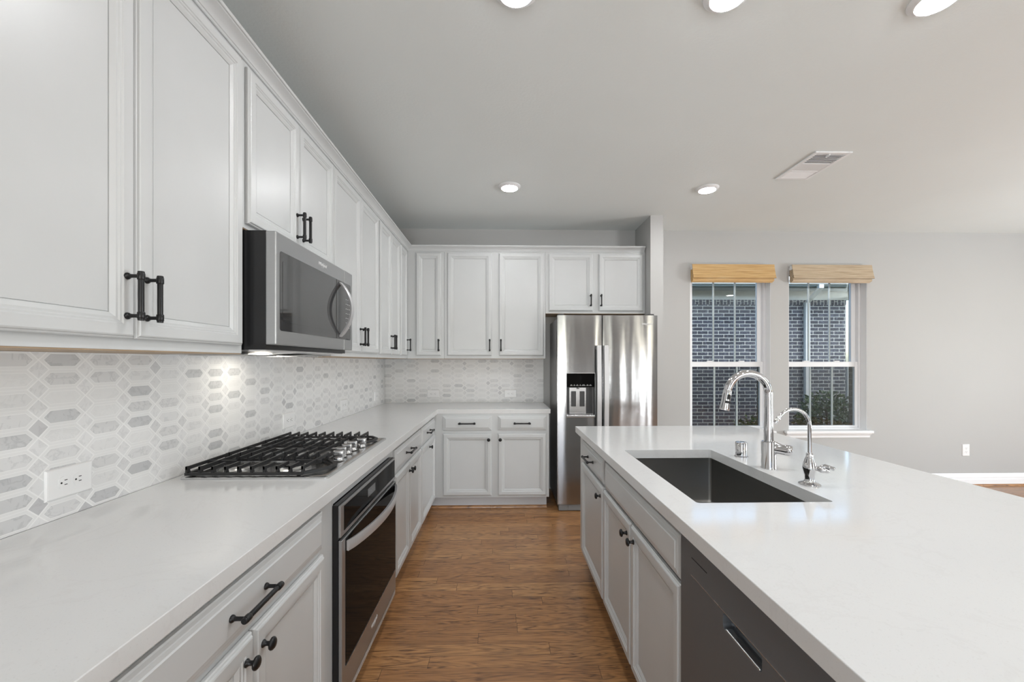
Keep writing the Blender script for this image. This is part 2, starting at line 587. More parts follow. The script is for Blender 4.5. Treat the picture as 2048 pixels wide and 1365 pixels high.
def dup(root, delta, label=None):
    r = root.copy()
    COL.objects.link(r)
    r.location = Vector(root.location) + Vector(delta)
    if label: r['label'] = label
    for ch in root.children:
        c = ch.copy()
        COL.objects.link(c)
        c.parent = r
        for g in ch.children:
            d = g.copy()
            COL.objects.link(d)
            d.parent = c
    return r

def struct(name, b, mat, **kw):
    return obj(name, b, mat, kind='structure', **kw)

def letters(name, text, size, origin, ex, ey, mat, parent, shear=0.25, depth=0.0006, bold=0.0):
    cu = bpy.data.curves.new(name, 'FONT')
    cu.body = text
    cu.size = size
    cu.shear = shear
    cu.extrude = depth
    cu.offset = bold
    cu.align_x = 'CENTER'
    cu.align_y = 'CENTER'
    cu.resolution_u = 3
    t = bpy.data.objects.new('tmp', cu)
    COL.objects.link(t)
    bpy.context.view_layer.update()
    me = bpy.data.meshes.new_from_object(t.evaluated_get(bpy.context.evaluated_depsgraph_get()))
    bpy.data.objects.remove(t)
    bpy.data.curves.remove(cu)
    ex, ey = Vector(ex), Vector(ey)
    ez = ex.cross(ey)
    bm = bmesh.new()
    bm.from_mesh(me)
    bpy.data.meshes.remove(me)
    O = Vector(origin)
    for v in bm.verts:
        c = v.co.copy()
        v.co = O + ex * c.x + ey * c.y + ez * c.z
    return obj(name, bm, mat, parent)

def swoosh(b, origin, ex, ey, w, h):
    """the ring that loops round a maker's lettering"""
    ex, ey = Vector(ex), Vector(ey)
    O = Vector(origin)
    pts = []
    for k in range(25):
        a = math.radians(200 + 330 * k / 24)
        pts.append(O + ex * (math.cos(a) * w) + ey * (math.sin(a) * h + math.cos(a) * w * 0.25))
    b.tube(pts, 0.0004, 5)

# ================================================================== the setting
XL, YB, ZC = -1.228, 4.407, 2.743         # left wall, end wall, ceiling
XR, YN = 7.6, -4.5
W1 = (2.009, 2.883)
W2 = (3.079, 3.940)
WZ = (0.606, 2.374)

struct('floor', B().box(XL - 0.15, XR + 0.15, YN - 0.15, YB + 0.22, -0.06, 0.0), 'oak')
struct('ceiling', B().box(XL - 0.15, XR + 0.15, YN - 0.15, YB + 0.22, ZC, ZC + 0.1), 'ceiling')
struct('wall_left', B().box(XL - 0.12, XL, YN, YB + 0.15, 0, ZC), 'wall')

def holed_wall(b, axis, d0, d1, lo, hi, z0, z1, holes):
    """a wall slab with rectangular openings: axis 'x' runs along X (slab d0..d1 in Y)"""
    def put(a0, a1, c0, c1):
        if a1 - a0 < 1e-5 or c1 - c0 < 1e-5: return
        if axis == 'x': b.box(a0, a1, d0, d1, c0, c1)
        else: b.box(d0, d1, a0, a1, c0, c1)
    p = lo
    for h0, h1, c0, c1 in sorted(holes):
        put(p, h0, z0, z1)
        put(h0, h1, z0, c0)
        put(h0, h1, c1, z1)
        p = h1
    put(p, hi, z0, z1)
    bmesh.ops.remove_doubles(b.bm, verts=b.bm.verts, dist=1e-6)
    return b
struct('wall_back', holed_wall(B(), 'x', YB, YB + 0.15, XL, XR, 0, ZC, [(*W1, *WZ), (*W2, *WZ)]), 'wall')
struct('wall_exterior', holed_wall(B(), 'x', YB + 0.152, YB + 0.25, XL - 0.3, XR + 0.3, -0.3, ZC + 0.4,
       [(W1[0] + 0.01, W1[1] + 0.006, WZ[0] - 0.0, WZ[1]), (W2[0] + 0.01, W2[1] + 0.006, WZ[0] - 0.0, WZ[1])]), 'ownbrick')
struct('wall_rear', holed_wall(B(), 'x', YN - 0.12, YN, XL, XR, 0, ZC, [(-1.1, 0.8, 0.35, 2.55), (4.55, 5.95, 0.35, 2.55)]), 'wall')
struct('wall_right', holed_wall(B(), 'y', XR, XR + 0.12, YN, YB, 0, ZC, [(0.25, 2.35, 0.35, 2.55)]), 'wall')
struct('wall_partition', B().box(1.419, 1.542, 3.95, YB - 0.001, 0, ZC), 'wall')

def base_prof(y, s):
    return [(0, 0.018), (0.016 * s, 0.018), (0.016 * s, 0.070), (0.013 * s, 0.078), (0.013 * s, 0.098), (0.009 * s, 0.112), (0.007 * s, 0.126), (0.003 * s, 0.134), (0, 0.134)]
bb = B()
bb.loft([[(x, YB - w, z) for w, z in base_prof(0, 1)] for x in (1.545, XR - 0.001)])
struct('baseboard_back', bb, 'trim')
bb = B()
bb.loft([[(x, YB - w, z) for w, z in ((0, 0.0), (0.028, 0.0), (0.026, 0.012), (0.018, 0.020), (0, 0.022))] for x in (1.545, XR - 0.001)])
struct('trim_1', bb, 'oak')
bb = B()
bb.loft([[(x, 3.865 - w, z) for w, z in ((0, 0.0), (0.022, 0.0), (0.020, 0.010), (0.012, 0.019), (0, 0.020))] for x in (-0.660, 0.415)])
struct('trim_2', bb, 'oak')

# ---------------------------------------------------------------- windows
def window(n, x0, x1):
    z0, z1 = WZ
    w = bpy.data.objects.new('window_%d' % n, None)
    COL.objects.link(w)
    w.location = (x0, YB, z0)
    w['kind'] = 'structure'
    f = B()                       # vinyl main frame lining the back of the opening
    ya, yb = YB + 0.078, YB + 0.149
    f.box(x0, x0 + 0.028, ya, yb, z0, z1)
    f.box(x1 - 0.028, x1, ya, yb, z0, z1)
    f.box(x0 + 0.028, x1 - 0.028, ya, yb, z1 - 0.03, z1)
    f.box(x0 + 0.028, x1 - 0.028, ya, yb, z0, z0 + 0.016)
    f.box(x1 - 0.036, x1 - 0.028, ya + 0.036, ya + 0.042, z0 + 0.03, z1 - 0.03)
    obj('window_frame', f, 'vinyl', w, bevel=0.002)
    lin_ = B()                    # painted jamb lining
    lin_.box(x0, x0 + 0.004, YB + 0.002, ya, z0, z1)
    lin_.box(x1 - 0.004, x1, YB + 0.002, ya, z0, z1)
    lin_.box(x0 + 0.004, x1 - 0.004, YB + 0.002, ya, z1 - 0.004, z1)
    obj('jamb_lining', lin_, 'trim', w)
    zm = 1.330
    def sash(name, y, za, zb, rail_b, rail_t, st):
        s = B()
        xa, xb = x0 + 0.029, x1 - 0.029
        s.box(xa, xa + st, y, y + 0.030, za, zb)
        s.box(xb - st, xb, y, y + 0.030, za, zb)
        s.box(xa + st, xb - st, y, y + 0.030, za, za + rail_b)
        s.box(xa + st, xb - st, y, y + 0.030, zb - rail_t, zb)
        so = obj(name, s, 'vinyl', w, bevel=0.003)
        gx0, gx1, gz0, gz1 = xa + st, xb - st, za + rail_b, zb - rail_t
        for k in (1, 2):
            xm = gx0 + (gx1 - gx0) * k / 3
            obj('muntin', B().box(xm - 0.009, xm + 0.009, y + 0.011, y + 0.019, gz0, gz1), 'vinyl', so)
        obj('glass', B().box(gx0 - 0.002, gx1 + 0.002, y + 0.006, y + 0.009, gz0 - 0.002, gz1 + 0.002), 'pane', so)
        return so, (gx0, gx1, gz0, gz1)
    up, g = sash('upper_sash', YB + 0.117, zm - 0.016, z1 - 0.031, 0.030, 0.035, 0.048)
    lo, g2 = sash('lower_sash', YB + 0.085, z0 + 0.017, zm + 0.014, 0.022, 0.055, 0.034)
    obj('insect_screen', B().box(g2[0] - 0.03, g2[1] + 0.03, YB + 0.1475, YB + 0.1485, z0 + 0.018, zm - 0.018), 'screen', w)
    lt = B()
    for q in (0.3, 0.7):
        xm = x0 + (x1 - x0) * q
        lt.rbox(xm - 0.03, xm + 0.03, YB + 0.088, YB + 0.112, zm + 0.0145, zm + 0.026, 0.004)
    obj('sash_lock', lt, 'vinyl', w)
    st = B()
    st.rbox(x0 - 0.052, x1 + 0.036, YB - 0.048, YB - 0.0005, z0 - 0.030, z0 + 0.001, 0.007)
    st.box(x0 + 0.001, x1 - 0.001, YB - 0.0005, YB + 0.077, z0 - 0.020, z0 + 0.001)
    obj('window_sill', st, 'trim', w)
    ap = B()
    pr = [(0, z0 - 0.080), (0.010, z0 - 0.080), (0.014, z0 - 0.072), (0.014, z0 - 0.056), (0.020, z0 - 0.050), (0.026, z0 - 0.040), (0.034, z0 - 0.036), (0.034, z0 - 0.031), (0, z0 - 0.031)]
    ap.loft([[(x, YB - 0.0005 - p, z) for p, z in pr] for x in (x0 - 0.036, x1 + 0.020)])
    obj('apron', ap, 'trim', w)
    return w
window(1, *W1)
window(2, *W2)

# ---------------------------------------------------------------- bamboo shades
def shade(x0, x1, mat, label):
    r = thing('bamboo_shade', label, 'window shade', ((x0 + x1) / 2, YB, 2.19), 'bamboo shades at the two windows')
    zt = 2.376
    hr = B().box(x0 + 0.006, x1 - 0.006, YB - 0.045, YB - 0.001, zt - 0.05, zt - 0.006)
    obj('headrail', hr, 'vinyl', r)
    v = B()
    pr = [(0.046, zt), (0.052, zt), (0.060, zt - 0.05), (0.072, zt - 0.10), (0.086, zt - 0.150), (0.081, zt - 0.152), (0.066, zt - 0.10), (0.054, zt - 0.05)]
    v.loft([[(x, YB - p, z) for p, z in pr] for x in (x0, x1 + 0.006)])
    obj('valance', v, mat, r)
    st = B()
    for k in range(4):
        ya = YB - 0.012 - 0.014 * k
        zb = 2.186 + 0.006 * abs(k - 1)
        pts = [(ya, zt - 0.055), (ya - 0.010, zt - 0.055), (ya - 0.012, zb + 0.010), (ya - 0.008, zb), (ya - 0.003, zb), (ya, zb + 0.010)]
        st.loft([[(x, y, z) for y, z in pts] for x in (x0 + 0.002, x1 - 0.004)])
    obj('folded_shade', st, mat, r)
    return r
shade(W1[0], W1[1], 'bamboo_gold', 'golden bamboo roman shade drawn up over the window nearer the refrigerator')
shade(W2[0], W2[1], 'bamboo_grey', 'greyer bamboo roman shade drawn up over the window farther from the refrigerator')

# ---------------------------------------------------------------- outside
struct('ground_outside', B().box(-3, 16, YB + 0.26, 24, -0.36, -0.30), 'ground')
nh = thing('neighbouring_house', 'dark grey brick house with white eaves outside the two windows', 'house', (2, 7.9, -0.3))
obj('brick_wall', B().box(-2.5, 6.635, 7.9, 8.3, -0.3, 2.44), 'brick', nh)
obj('soldier_course', B().box(-2.5, 6.640, 7.893, 8.3, 2.4405, 2.53), 'soldier', nh)
obj('frieze_board', B().box(-2.5, 6.70, 7.885, 8.3, 2.5305, 2.680), 'fascia', nh)
obj('frieze_trim', B().box(-2.5, 6.70, 7.865, 7.8845, 2.680, 2.70), 'fascia', nh)
obj('soffit', B().box(-2.5, 7.2, 7.42, 8.3, 2.701, 2.72), 'soffit', nh)
g = B()
g.loft([[(x, y, z) for y, z in ((7.415, 2.72), (7.415, 2.85), (7.30, 2.86), (7.295, 2.80), (7.33, 2.73))] for x in (-2.5, 7.2)])
obj('gutter', g, 'fascia', nh)
rf = B()
rf.loft([[(x, y, z) for y, z in ((7.35, 2.865), (8.3, 3.4), (8.3, 3.45), (7.30, 2.895))] for x in (-2.5, 7.3)])
obj('roof', rf, 'darkplastic', nh)
ds = B()
pw, pd = 0.045, 0.033
path = [(5.72, 7.36, 2.73), (5.72, 7.36, 2.66), (5.80, 7.60, 2.585), (5.835, 7.845, 2.47), (5.835, 7.845, -0.26)]
ds.loft([[(x - pw, y - pd, z), (x + pw, y - pd, z), (x + pw, y + pd, z), (x - pw, y + pd, z)] for x, y, z in path])
obj('downspout', ds, 'fascia', nh, bevel=0.006)
pp = B().rbox(6.72, 6.83, 7.95, 8.06, -0.30, 1.28, 0.008)
tag(obj('porch_post', pp, 'fascia'), 'short white post beyond the end of the grey brick wall', 'post')

def bush(name, c, r, n, label, seed, zflat):
    rr = random.Random(seed)
    t = thing(name, label, 'bush', (c[0], c[1], -0.3))
    st = B()
    for k in range(9):
        a = rr.uniform(0, 2 * PI)
        e = rr.uniform(0.3, 0.75)
        p0 = Vector((c[0] + 0.05 * math.cos(a), c[1] + 0.05 * math.sin(a), -0.3))
        p2 = Vector((c[0] + r[0] * e * math.cos(a), c[1] + r[1] * e * math.sin(a), c[2] + r[2] * 0.6))
        p1 = (p0 + p2) / 2 + Vector((0, 0, 0.06))
        st.tube([p0, p1, p2], [0.014, 0.010, 0.004], 6)
    obj('stems', st, 'stem', t)
    lf = B()
    for k in range(n):
        while True:
            q = Vector((rr.uniform(-1, 1), rr.uniform(-1, 1), rr.uniform(-1, 1)))
            if 0.35 < q.length < 1.0: break
        p = Vector((c[0] + q.x * r[0], c[1] + q.y * r[1], max(-0.28, c[2] + q.z * r[2])))
        p += Vector((rr.gauss(0, .02), rr.gauss(0, .02), rr.gauss(0, .02)))
        d = Vector((q.x + rr.gauss(0, .5), q.y + rr.gauss(0, .5), q.z * 0.6 + rr.gauss(0.15, .5))).normalized()
        u = d.cross(Vector((rr.gauss(0, 1), rr.gauss(0, 1), rr.gauss(0, 1)))).normalized()
        L = rr.uniform(0.045, 0.085)
        wd = L * 0.26
        nn = d.cross(u)
        a, b2, c2, e2 = p, p + d * L * 0.5 + u * wd, p + d * L, p + d * L * 0.5 - u * wd
        m = p + d * L * 0.5 - nn * wd * 0.3
        va = [lf.bm.verts.new(x) for x in (a, b2, c2, e2, m)]
        for f in ((0, 1, 4), (1, 2, 4), (2, 3, 4), (3, 0, 4)):
            lf.bm.faces.new([va[i] for i in f])
    obj('foliage', lf, 'leaf', t)
bush('shrub', (5.62, 7.05, 0.28), (0.50, 0.42, 0.55), 2600, 'leafy dark green shrub behind the lower sash of the farther window', 3, 0)
bush('shrub', (2.75, 7.35, 0.07), (0.42, 0.3, 0.28), 900, 'low green shrub below the brick wall behind the tall faucet', 5, 0)
bush('shrub', (4.55, 7.3, 0.09), (0.42, 0.3, 0.27), 900, 'low green shrub at the left edge of the farther window', 9, 0)
fb = thing('metal_fence', 'thin black metal fence seen past the end of the brick wall', 'fence', (8.5, 10.5, -0.3))
f = B()
f.box(6.9, 12, 10.48, 10.51, 1.30, 1.335); f.box(6.9, 12, 10.48, 10.51, 0.0, 0.035)
obj('rails', f, 'fence', fb)
f = B()
for k in range(42):
    x = 6.9 + 0.12 * k
    f.box(x, x + 0.018, 10.485, 10.505, -0.3, 1.30)
obj('pickets', f, 'fence', fb)

# ================================================================== cabinets
FACE = {
    'left': lambda d: (lambda u, v, w: (d + w, u, v)),       # face plane x = d, outwards +X, u = Y
    'back': lambda d: (lambda u, v, w: (u, d - w, v)),       # face plane y = d, outwards -Y, u = X
    'island': lambda d: (lambda u, v, w: (d - w, u, v)),     # face plane x = d, outwards -X, u = Y
}
def rings_from(P, u0, u1, v0, v1, prof):
    return [[P(u0 + i, v0 + i, w), P(u1 - i, v0 + i, w), P(u1 - i, v1 - i, w), P(u0 + i, v1 - i, w)] for i, w in prof]
DOOR = [(0.002, 0.0), (0.0, 0.002), (0.0, 0.010), (0.002, 0.013), (0.005, 0.014), (0.007, 0.018), (0.010, 0.0195), (0.034, 0.0195), (0.037, 0.0165), (0.041, 0.0165), (0.044, 0.0135), (0.049, 0.0135), (0.0595, 0.0078), (0.0600, 0.0045), (0.0612, 0.0045), (0.0617, 0.0068), (0.066, 0.0068)]
DRAWER = [(0.002, 0.0), (0.0, 0.002), (0.0, 0.010), (0.003, 0.0125), (0.011, 0.0140), (0.013, 0.0155), (0.022, 0.0170), (0.025, 0.0195), (0.028, 0.0195)]
def door(P, u0, u1, v0, v1, parent, name='door'):
    b = B()
    b.loft(rings_from(P, u0, u1, v0, v1, DOOR))
    return obj(name, b, 'paint', parent)
def drawer(P, u0, u1, v0, v1, parent, name='drawer'):
    b = B()
    b.loft(rings_from(P, u0, u1, v0, v1, DRAWER))
    return obj(name, b, 'paint', parent)
def pull(P, uc, vc, length, vertical, parent):
    """bar pull: two posts with rosettes, knurled bar, stepped end collars"""
    b = B()
    w0, wb = 0.0190, 0.0530
    h = length / 2 - 0.011
    def pt(a, w):
        return Vector(P(uc, vc + a, w)) if vertical else Vector(P(uc + a, vc, w))
    out = Vector(P(0, 0, 1)) - Vector(P(0, 0, 0))
    ax = (pt(1, 0) - pt(0, 0))
    for a in (-h, h):
        b.lathe([(0.0082, 0), (0.0085, 0.003), (0.0072, 0.006), (0.0050, 0.008), (0.0046, 0.014), (0.0046, wb - w0)], pt(a, w0), out, 14)
    b.lathe([(0.0058, 0), (0.0062, 0.004), (0.0062, 2 * h - 0.004), (0.0058, 2 * h)], pt(-h, wb), ax, 14)
    for a, sg in ((-h, -1), (h, 1)):
        b.lathe([(0.0074, -0.009), (0.0080, -0.008), (0.0080, 0.006), (0.0074, 0.007), (0.0070, 0.007), (0.0070, 0.0105), (0.0060, 0.0115)], pt(a, wb), ax * sg, 14)
    return obj('pull_handle', b, 'black', parent, smooth=True)
def knob(P, u, v, parent):
    b = B()
    out = Vector(P(0, 0, 1)) - Vector(P(0, 0, 0))
    b.lathe([(0.0095, 0), (0.0095, 0.002), (0.0070, 0.005), (0.0055, 0.008), (0.0055, 0.015), (0.0085, 0.018), (0.0145, 0.020), (0.0155, 0.0225), (0.0150, 0.025), (0.0110, 0.0285), (0.004, 0.0300)], P(u, v, 0.0192), out, 18)
    return obj('knob', b, 'black', parent, smooth=True)

ZU0, ZU1 = 1.373, 2.430
def wall_cabinet(side, d, depth, u0, u1, z0, z1, doors, label, vd0, vd1, pulls, loc):
    """doors: list of (u0,u1); pulls: list of u positions or None, one per door"""
    P = FACE[side](d)
    t = thing('wall_cabinet', label, 'cabinet', loc)
    b = B()
    a, c = P(u0 + 0.0006, z0 + 0.003, 0), P(u1 - 0.0006, z1, -depth)
    b.box(a[0], c[0], a[1], c[1], a[2], c[2])
    obj('body', b, 'paint', t)
    b = B()
    a, c = P(u0 + 0.003, z0, -0.002), P(u1 - 0.003, z0 + 0.0029, -depth)
    b.box(a[0], c[0], a[1], c[1], a[2], c[2])
    obj('underside', b, 'maple', t, label='bare maple underside')
    for (q0, q1), pu in zip(doors, pulls):
        dr = door(P, q0, q1, vd0, vd1, t)
        pull(P, pu, vd0 + 0.102, 0.118, True, dr)
    return t
XU = -0.921
UD = XU - XL - 0.001
wall_cabinet('left', XU, UD, 0.600, 1.5015, ZU0, ZU1, [(0.620, 1.0535), (1.0565, 1.484)],
    'tall white two-door wall cabinet nearest the camera, left of the microwave', 1.403, 2.403, [1.027, 1.083], (-1.07, 1.05, ZU0))
wall_cabinet('left', XU, UD, 1.5025, 2.271, 1.822, ZU1, [(1.518, 1.888), (1.892, 2.265)],
    'short white two-door wall cabinet above the microwave', 1.842, 2.403, [1.862, 1.918], (-1.07, 1.88, 1.822))
wall_cabinet('left', XU, UD, 2.272, 3.121, ZU0, ZU1, [(2.279, 2.708), (2.712, 3.099)],
    'white two-door wall cabinet just right of the microwave', 1.403, 2.403, [2.682, 2.738], (-1.07, 2.7, ZU0))
wall_cabinet('left', XU, UD, 3.122, 3.758, ZU0, ZU1, [(3.146, 3.441), (3.446, 3.737)],
    'narrow white two-door wall cabinet on the side wall, beside the single-door corner cabinet', 1.403, 2.403, [3.417, 3.470], (-1.07, 3.44, ZU0))
wall_cabinet('left', XU, UD, 3.759, 4.0995, ZU0, ZU1, [(3.781, 4.022)],
    'white single-door wall cabinet at the far end of the side wall, in the corner', 1.403, 2.403, [3.995], (-1.07, 3.93, ZU0))
YU = 4.100
BD = YB - YU - 0.001
wall_cabinet('back', YU, BD, -0.9205, -0.561, ZU0, ZU1, [(-0.836, -0.591)],
    'narrow white single-door wall cabinet at the left end of the end wall', 1.403, 2.409, [-0.612], (-0.74, 4.25, ZU0))
wall_cabinet('back', YU, BD, -0.560, 0.430, ZU0, ZU1, [(-0.531, -0.097), (-0.028, 0.412)],
    'wide white two-door wall cabinet in the middle of the end wall', 1.403, 2.409, [-0.117, -0.008], (-0.06, 4.25, ZU0))
wall_cabinet('back', YU, BD, 0.431, 1.4175, 1.818, ZU1, [(0.460, 0.896), (0.955, 1.396)],
    'short white two-door wall cabinet above the refrigerator', 1.843, 2.405, [0.872, 0.974], (0.92, 4.25, 1.818))

# crown moulding running round both walls of cabinets
pr = [(-0.03, 2.4305), (0.0, 2.4305), (0.0, 2.4225), (0.0055, 2.4225), (0.0075, 2.4250), (0.0075, 2.4310), (0.0105, 2.4325), (0.0130, 2.4390), (0.0185, 2.4460), (0.0270, 2.4530), (0.0370, 2.4585), (0.0410, 2.4610), (0.0415, 2.4640), (0.0470, 2.4650), (0.0495, 2.4685), (0.0495, 2.4740), (0.047, 2.4765), (-0.03, 2.4765)]
cr = B()
cr.loft([[(XU + w, 0.598, z) for w, z in pr], [(XU + w, YU - w, z) for w, z in pr], [(1.4095, YU - w, z) for w, z in pr]])
tag(obj('crown_moulding', cr, 'paint', smooth=True), 'white crown moulding along the tops of the wall cabinets', 'crown moulding')

ZB0, ZB1 = 0.115, 0.8735
def base_cabinet(side, d, depth, u0, u1, label, loc, drawers, doors, knobs, toe=(None, None), shell=False, zdr=(0.727, 0.851), zdo=(0.136, 0.706), false_front=False, tn='base_cabinet'):
    P = FACE[side](d)
    t = thing(tn, label, 'cabinet', loc)
    b = B()
    def bx(a0, a1, v0, v1, w0, w1):
        a, c = P(a0, v0, w0), P(a1, v1, w1)
        b.box(a[0], c[0], a[1], c[1], a[2], c[2])
    e = 0.0006
    if shell:
        bx(u0 + e, u0 + 0.019, ZB0, ZB1, 0, -depth)
        bx(u1 - 0.019, u1 - e, ZB0, ZB1, 0, -depth)
        bx(u0 + 0.019, u1 - 0.019, ZB0, ZB0 + 0.018, 0, -depth)
        bx(u0 + 0.019, u1 - 0.019, ZB0 + 0.018, ZB1, -depth + 0.01, -depth)
        bx(u0 + 0.019, u1 - 0.019, 0.71, 0.73, 0, -0.02)
        bx(u0 + 0.019, u1 - 0.019, 0.845, ZB1, 0, -0.02)
        m = (u0 + u1) / 2
        bx(m - 0.02, m + 0.02, ZB0 + 0.018, 0.71, 0, -0.02)
    else:
        bx(u0 + e, u1 - e, ZB0, ZB1, 0, -depth)
    obj('body', b, 'paint', t)
    b = B()
    a0 = u0 + e if toe[0] is None else toe[0]
    a1 = u1 - e if toe[1] is None else toe[1]
    bx(a0, a1, 0.0, ZB0 - 0.0005, -0.075, -depth)
    obj('toe_kick', b, 'toe', t)
    for q0, q1, pu in drawers:
        if false_front:
            drawer(P, q0, q1, *zdr, t, 'false_drawer_front')
        else:
            o = drawer(P, q0, q1, *zdr, t)
            pull(P, pu, (zdr[0] + zdr[1]) / 2, 0.154, False, o)
    for (q0, q1), kn in zip(doors, knobs):
        o = door(P, q0, q1, *zdo, t)
        knob(P, kn, zdo[1] - 0.052, o)
    return t
XB = -0.605
BDL = XB - XL - 0.001
base_cabinet('left', XB, BDL, 0.34, 1.5015, 'white base cabinet nearest the camera, left of the oven, with one wide drawer', (-0.91, 0.92, 0),
    [(0.60, 1.396, 0.985)], [(0.60, 1.006), (1.012, 1.402)], [0.973, 1.040])
base_cabinet('left', XB, BDL, 2.293, 3.0880, 'white base cabinet with one drawer and two knobbed doors, just right of the oven', (-0.91, 2.69, 0),
    [(2.336, 3.076, 2.640)], [(2.336, 2.690), (2.693, 3.078)], [2.662, 2.728])
base_cabinet('left', XB, BDL, 3.0890, 3.7895, 'white one-door one-drawer base cabinet at the far end of the side run, against the corner', (-0.91, 3.4, 0),
    [(3.099, 3.700, 3.350)], [(3.099, 3.700)], [3.400])
YBB = 3.790
base_cabinet('back', YBB, YB - YBB - 0.001, -0.6045, 0.430, 'white base cabinet with two drawers on the end wall, left of the refrigerator', (-0.09, 4.1, 0),
    [(-0.530, -0.092, -0.312), (-0.034, 0.405, 0.183)], [(-0.530, -0.092), (-0.034, 0.405)], [-0.118, -0.014], toe=(-0.66, 0.415), zdr=(0.724, 0.854), zdo=(0.134, 0.694))

# cabinet that frames the oven
t = thing('oven_cabinet', 'white cabinet surround that holds the built-in oven', 'cabinet', (-0.91, 1.9, 0))
b = B()
b.box(XL + 0.001, XB, 1.5025, 1.512, ZB0, ZB1)
b.box(XL + 0.001, XB, 2.262, 2.2925, ZB0, ZB1)
b.box(-0.64, XB, 1.512, 2.262, 0.835, ZB1)
b.box(XL + 0.001, XB - 0.01, 1.512, 2.262, 0.070, 0.095)
obj('body', b, 'paint', t)
obj('toe_kick', B().box(XL + 0.001, XB - 0.075, 1.503, 2.292, 0, 0.0695), 'toe', t)

# worktops
L = [(-1.2185, 0.30), (-0.577, 0.30), (-0.577, 3.785), (0.443, 3.785), (0.443, 4.3975), (-1.2185, 4.3975)]
tag(obj('worktop', B().prism(L, 0.874, 0.914), 'quartz', bevel=0.0018), 'white quartz L-shaped worktop along the side and end walls', 'worktop')
o = obj('worktop', B().box(0.492, 1.660, 0.26, 2.781, 0.874, 0.914), 'quartz', bevel=0.0018)
sk = B().box(0.597, 1.024, 1.262, 2.025, 0.80, 1.0)
es = [e for e in sk.bm.edges if abs(e.verts[0].co.z - e.verts[1].co.z) > 0.1]
bmesh.ops.bevel(sk.bm, geom=es, offset=0.010, segments=4, profile=0.5, affect='EDGES')
cut(o, sk)
tag(o, 'white quartz island worktop with the sink cut into it', 'worktop')

# mosaic backsplashes
bs = obj('backsplash', B().box(XL + 0.0005, -1.219, 0.0, 4.397, 0.9142, 1.3725), 'mosaic_left')
tag(bs, 'marble hexagon mosaic backsplash on the side wall behind the cooktop', 'backsplash')
bs = obj('backsplash', B().box(-1.2188, 0.440, 4.398, YB - 0.0005, 0.9142, 1.3725), 'mosaic_back')
tag(bs, 'marble hexagon mosaic backsplash on the end wall, beside the refrigerator', 'backsplash')

# ---------------------------------------------------------------- island cabinets
XI = 0.522
base_cabinet('island', XI, 0.62, 2.0655, 2.757, 'white one-drawer one-door island cabinet at the far end, before the refrigerator', (0.83, 2.4, 0),
    [(2.084, 2.630, 2.35)], [(2.084, 2.630)], [2.118], zdr=(0.731, 0.853), zdo=(0.145, 0.713))
base_cabinet('island', XI, 0.62, 1.1655, 2.0645, 'white island sink cabinet with two knobbed doors and a long false front', (0.83, 1.6, 0),
    [(1.180, 2.047, 0)], [(1.176, 1.622), (1.629, 2.066)], [1.582, 1.668], shell=True, zdr=(0.722, 0.849), zdo=(0.145, 0.709), false_front=True)

# dishwasher
t = thing('dishwasher', 'dark stainless dishwasher in the island with a pocket handle', 'dishwasher', (0.83, 0.86, 0))
obj('tub', B().box(0.545, 1.12, 0.575, 1.155, 0.11, 0.866), 'darkplastic', t)
o = obj('door_panel', B().rbox(0.503, 0.544, 0.566, 1.1635, 0.125, 0.8665, 0.004), 'dishsteel', t)
c = B().rbox(0.490, 0.533, 0.795, 0.938, 0.740, 0.779, 0.010, 3)
cut(o, c)
obj('handle_pocket', B().box(0.5335, 0.5438, 0.796, 0.937, 0.741, 0.778), 'darkplastic', o)
lp = B().rbox(0.5035, 0.520, 0.803, 0.930, 0.7395, 0.7445, 0.002)
obj('handle_lip', lp, 'lightsteel', o)
obj('panel_seam', B().box(0.5022, 0.5036, 0.566, 1.098, 0.7795, 0.7808), 'lightsteel', o)
obj('vent_slot', B().box(0.5024, 0.5036, 1.012, 1.094, 0.8262, 0.8285), 'darkgap', o)
obj('kick_plate', B().box(0.575, 1.10, 0.575, 1.155, 0.0, 0.109), 'darkplastic', t)

# ================================================================== sink
t = thing('sink', 'undermount brushed steel sink in the island', 'sink', (0.81, 1.64, 0.66))
b = B()
def rr(x0, x1, y0, y1, z, r, n=5):
    pts = []
    for cx, cy, a0 in ((x1 - r, y1 - r, 0), (x0 + r, y1 - r, 90), (x0 + r, y0 + r, 180), (x1 - r, y0 + r, 270)):
        for k in range(n + 1):
            a = math.radians(a0 + 90 * k / n)
            pts.append((cx + r * math.cos(a), cy + r * math.sin(a), z))
    return pts
x0, x1, y0, y1 = 0.592, 1.030, 1.255, 2.032
zs, zt = 0.655, 0.8735
b.loft([rr(x0 - 0.011, x1 + 0.011, y0 - 0.011, y1 + 0.011, zt, 0.02), rr(x0 - 0.011, x1 + 0.011, y0 - 0.011, y1 + 0.011, zt - 0.002, 0.02),
        rr(x0 - 0.002, x1 + 0.002, y0 - 0.002, y1 + 0.002, zt - 0.002, 0.02), rr(x0 - 0.002, x1 + 0.002, y0 - 0.002, y1 + 0.002, zs - 0.002, 0.02),
        ], cap1=True, cap0=False)
n0 = rr(x0, x1, y0, y1, zt, 0.014)
b.loft([rr(x0 - 0.011, x1 + 0.011, y0 - 0.011, y1 + 0.011, zt, 0.02), n0, rr(x0, x1, y0, y1, zs + 0.012, 0.014), rr(x0 + 0.004, x1 - 0.004, y0 + 0.004, y1 - 0.004, zs + 0.004, 0.014), rr(x0 + 0.012, x1 - 0.012, y0 + 0.012, y1 - 0.012, zs, 0.014)], cap0=False)
bmesh.ops.remove_doubles(b.bm, verts=b.bm.verts, dist=1e-5)
obj('basin', b, 'sinksteel', t, smooth=True)
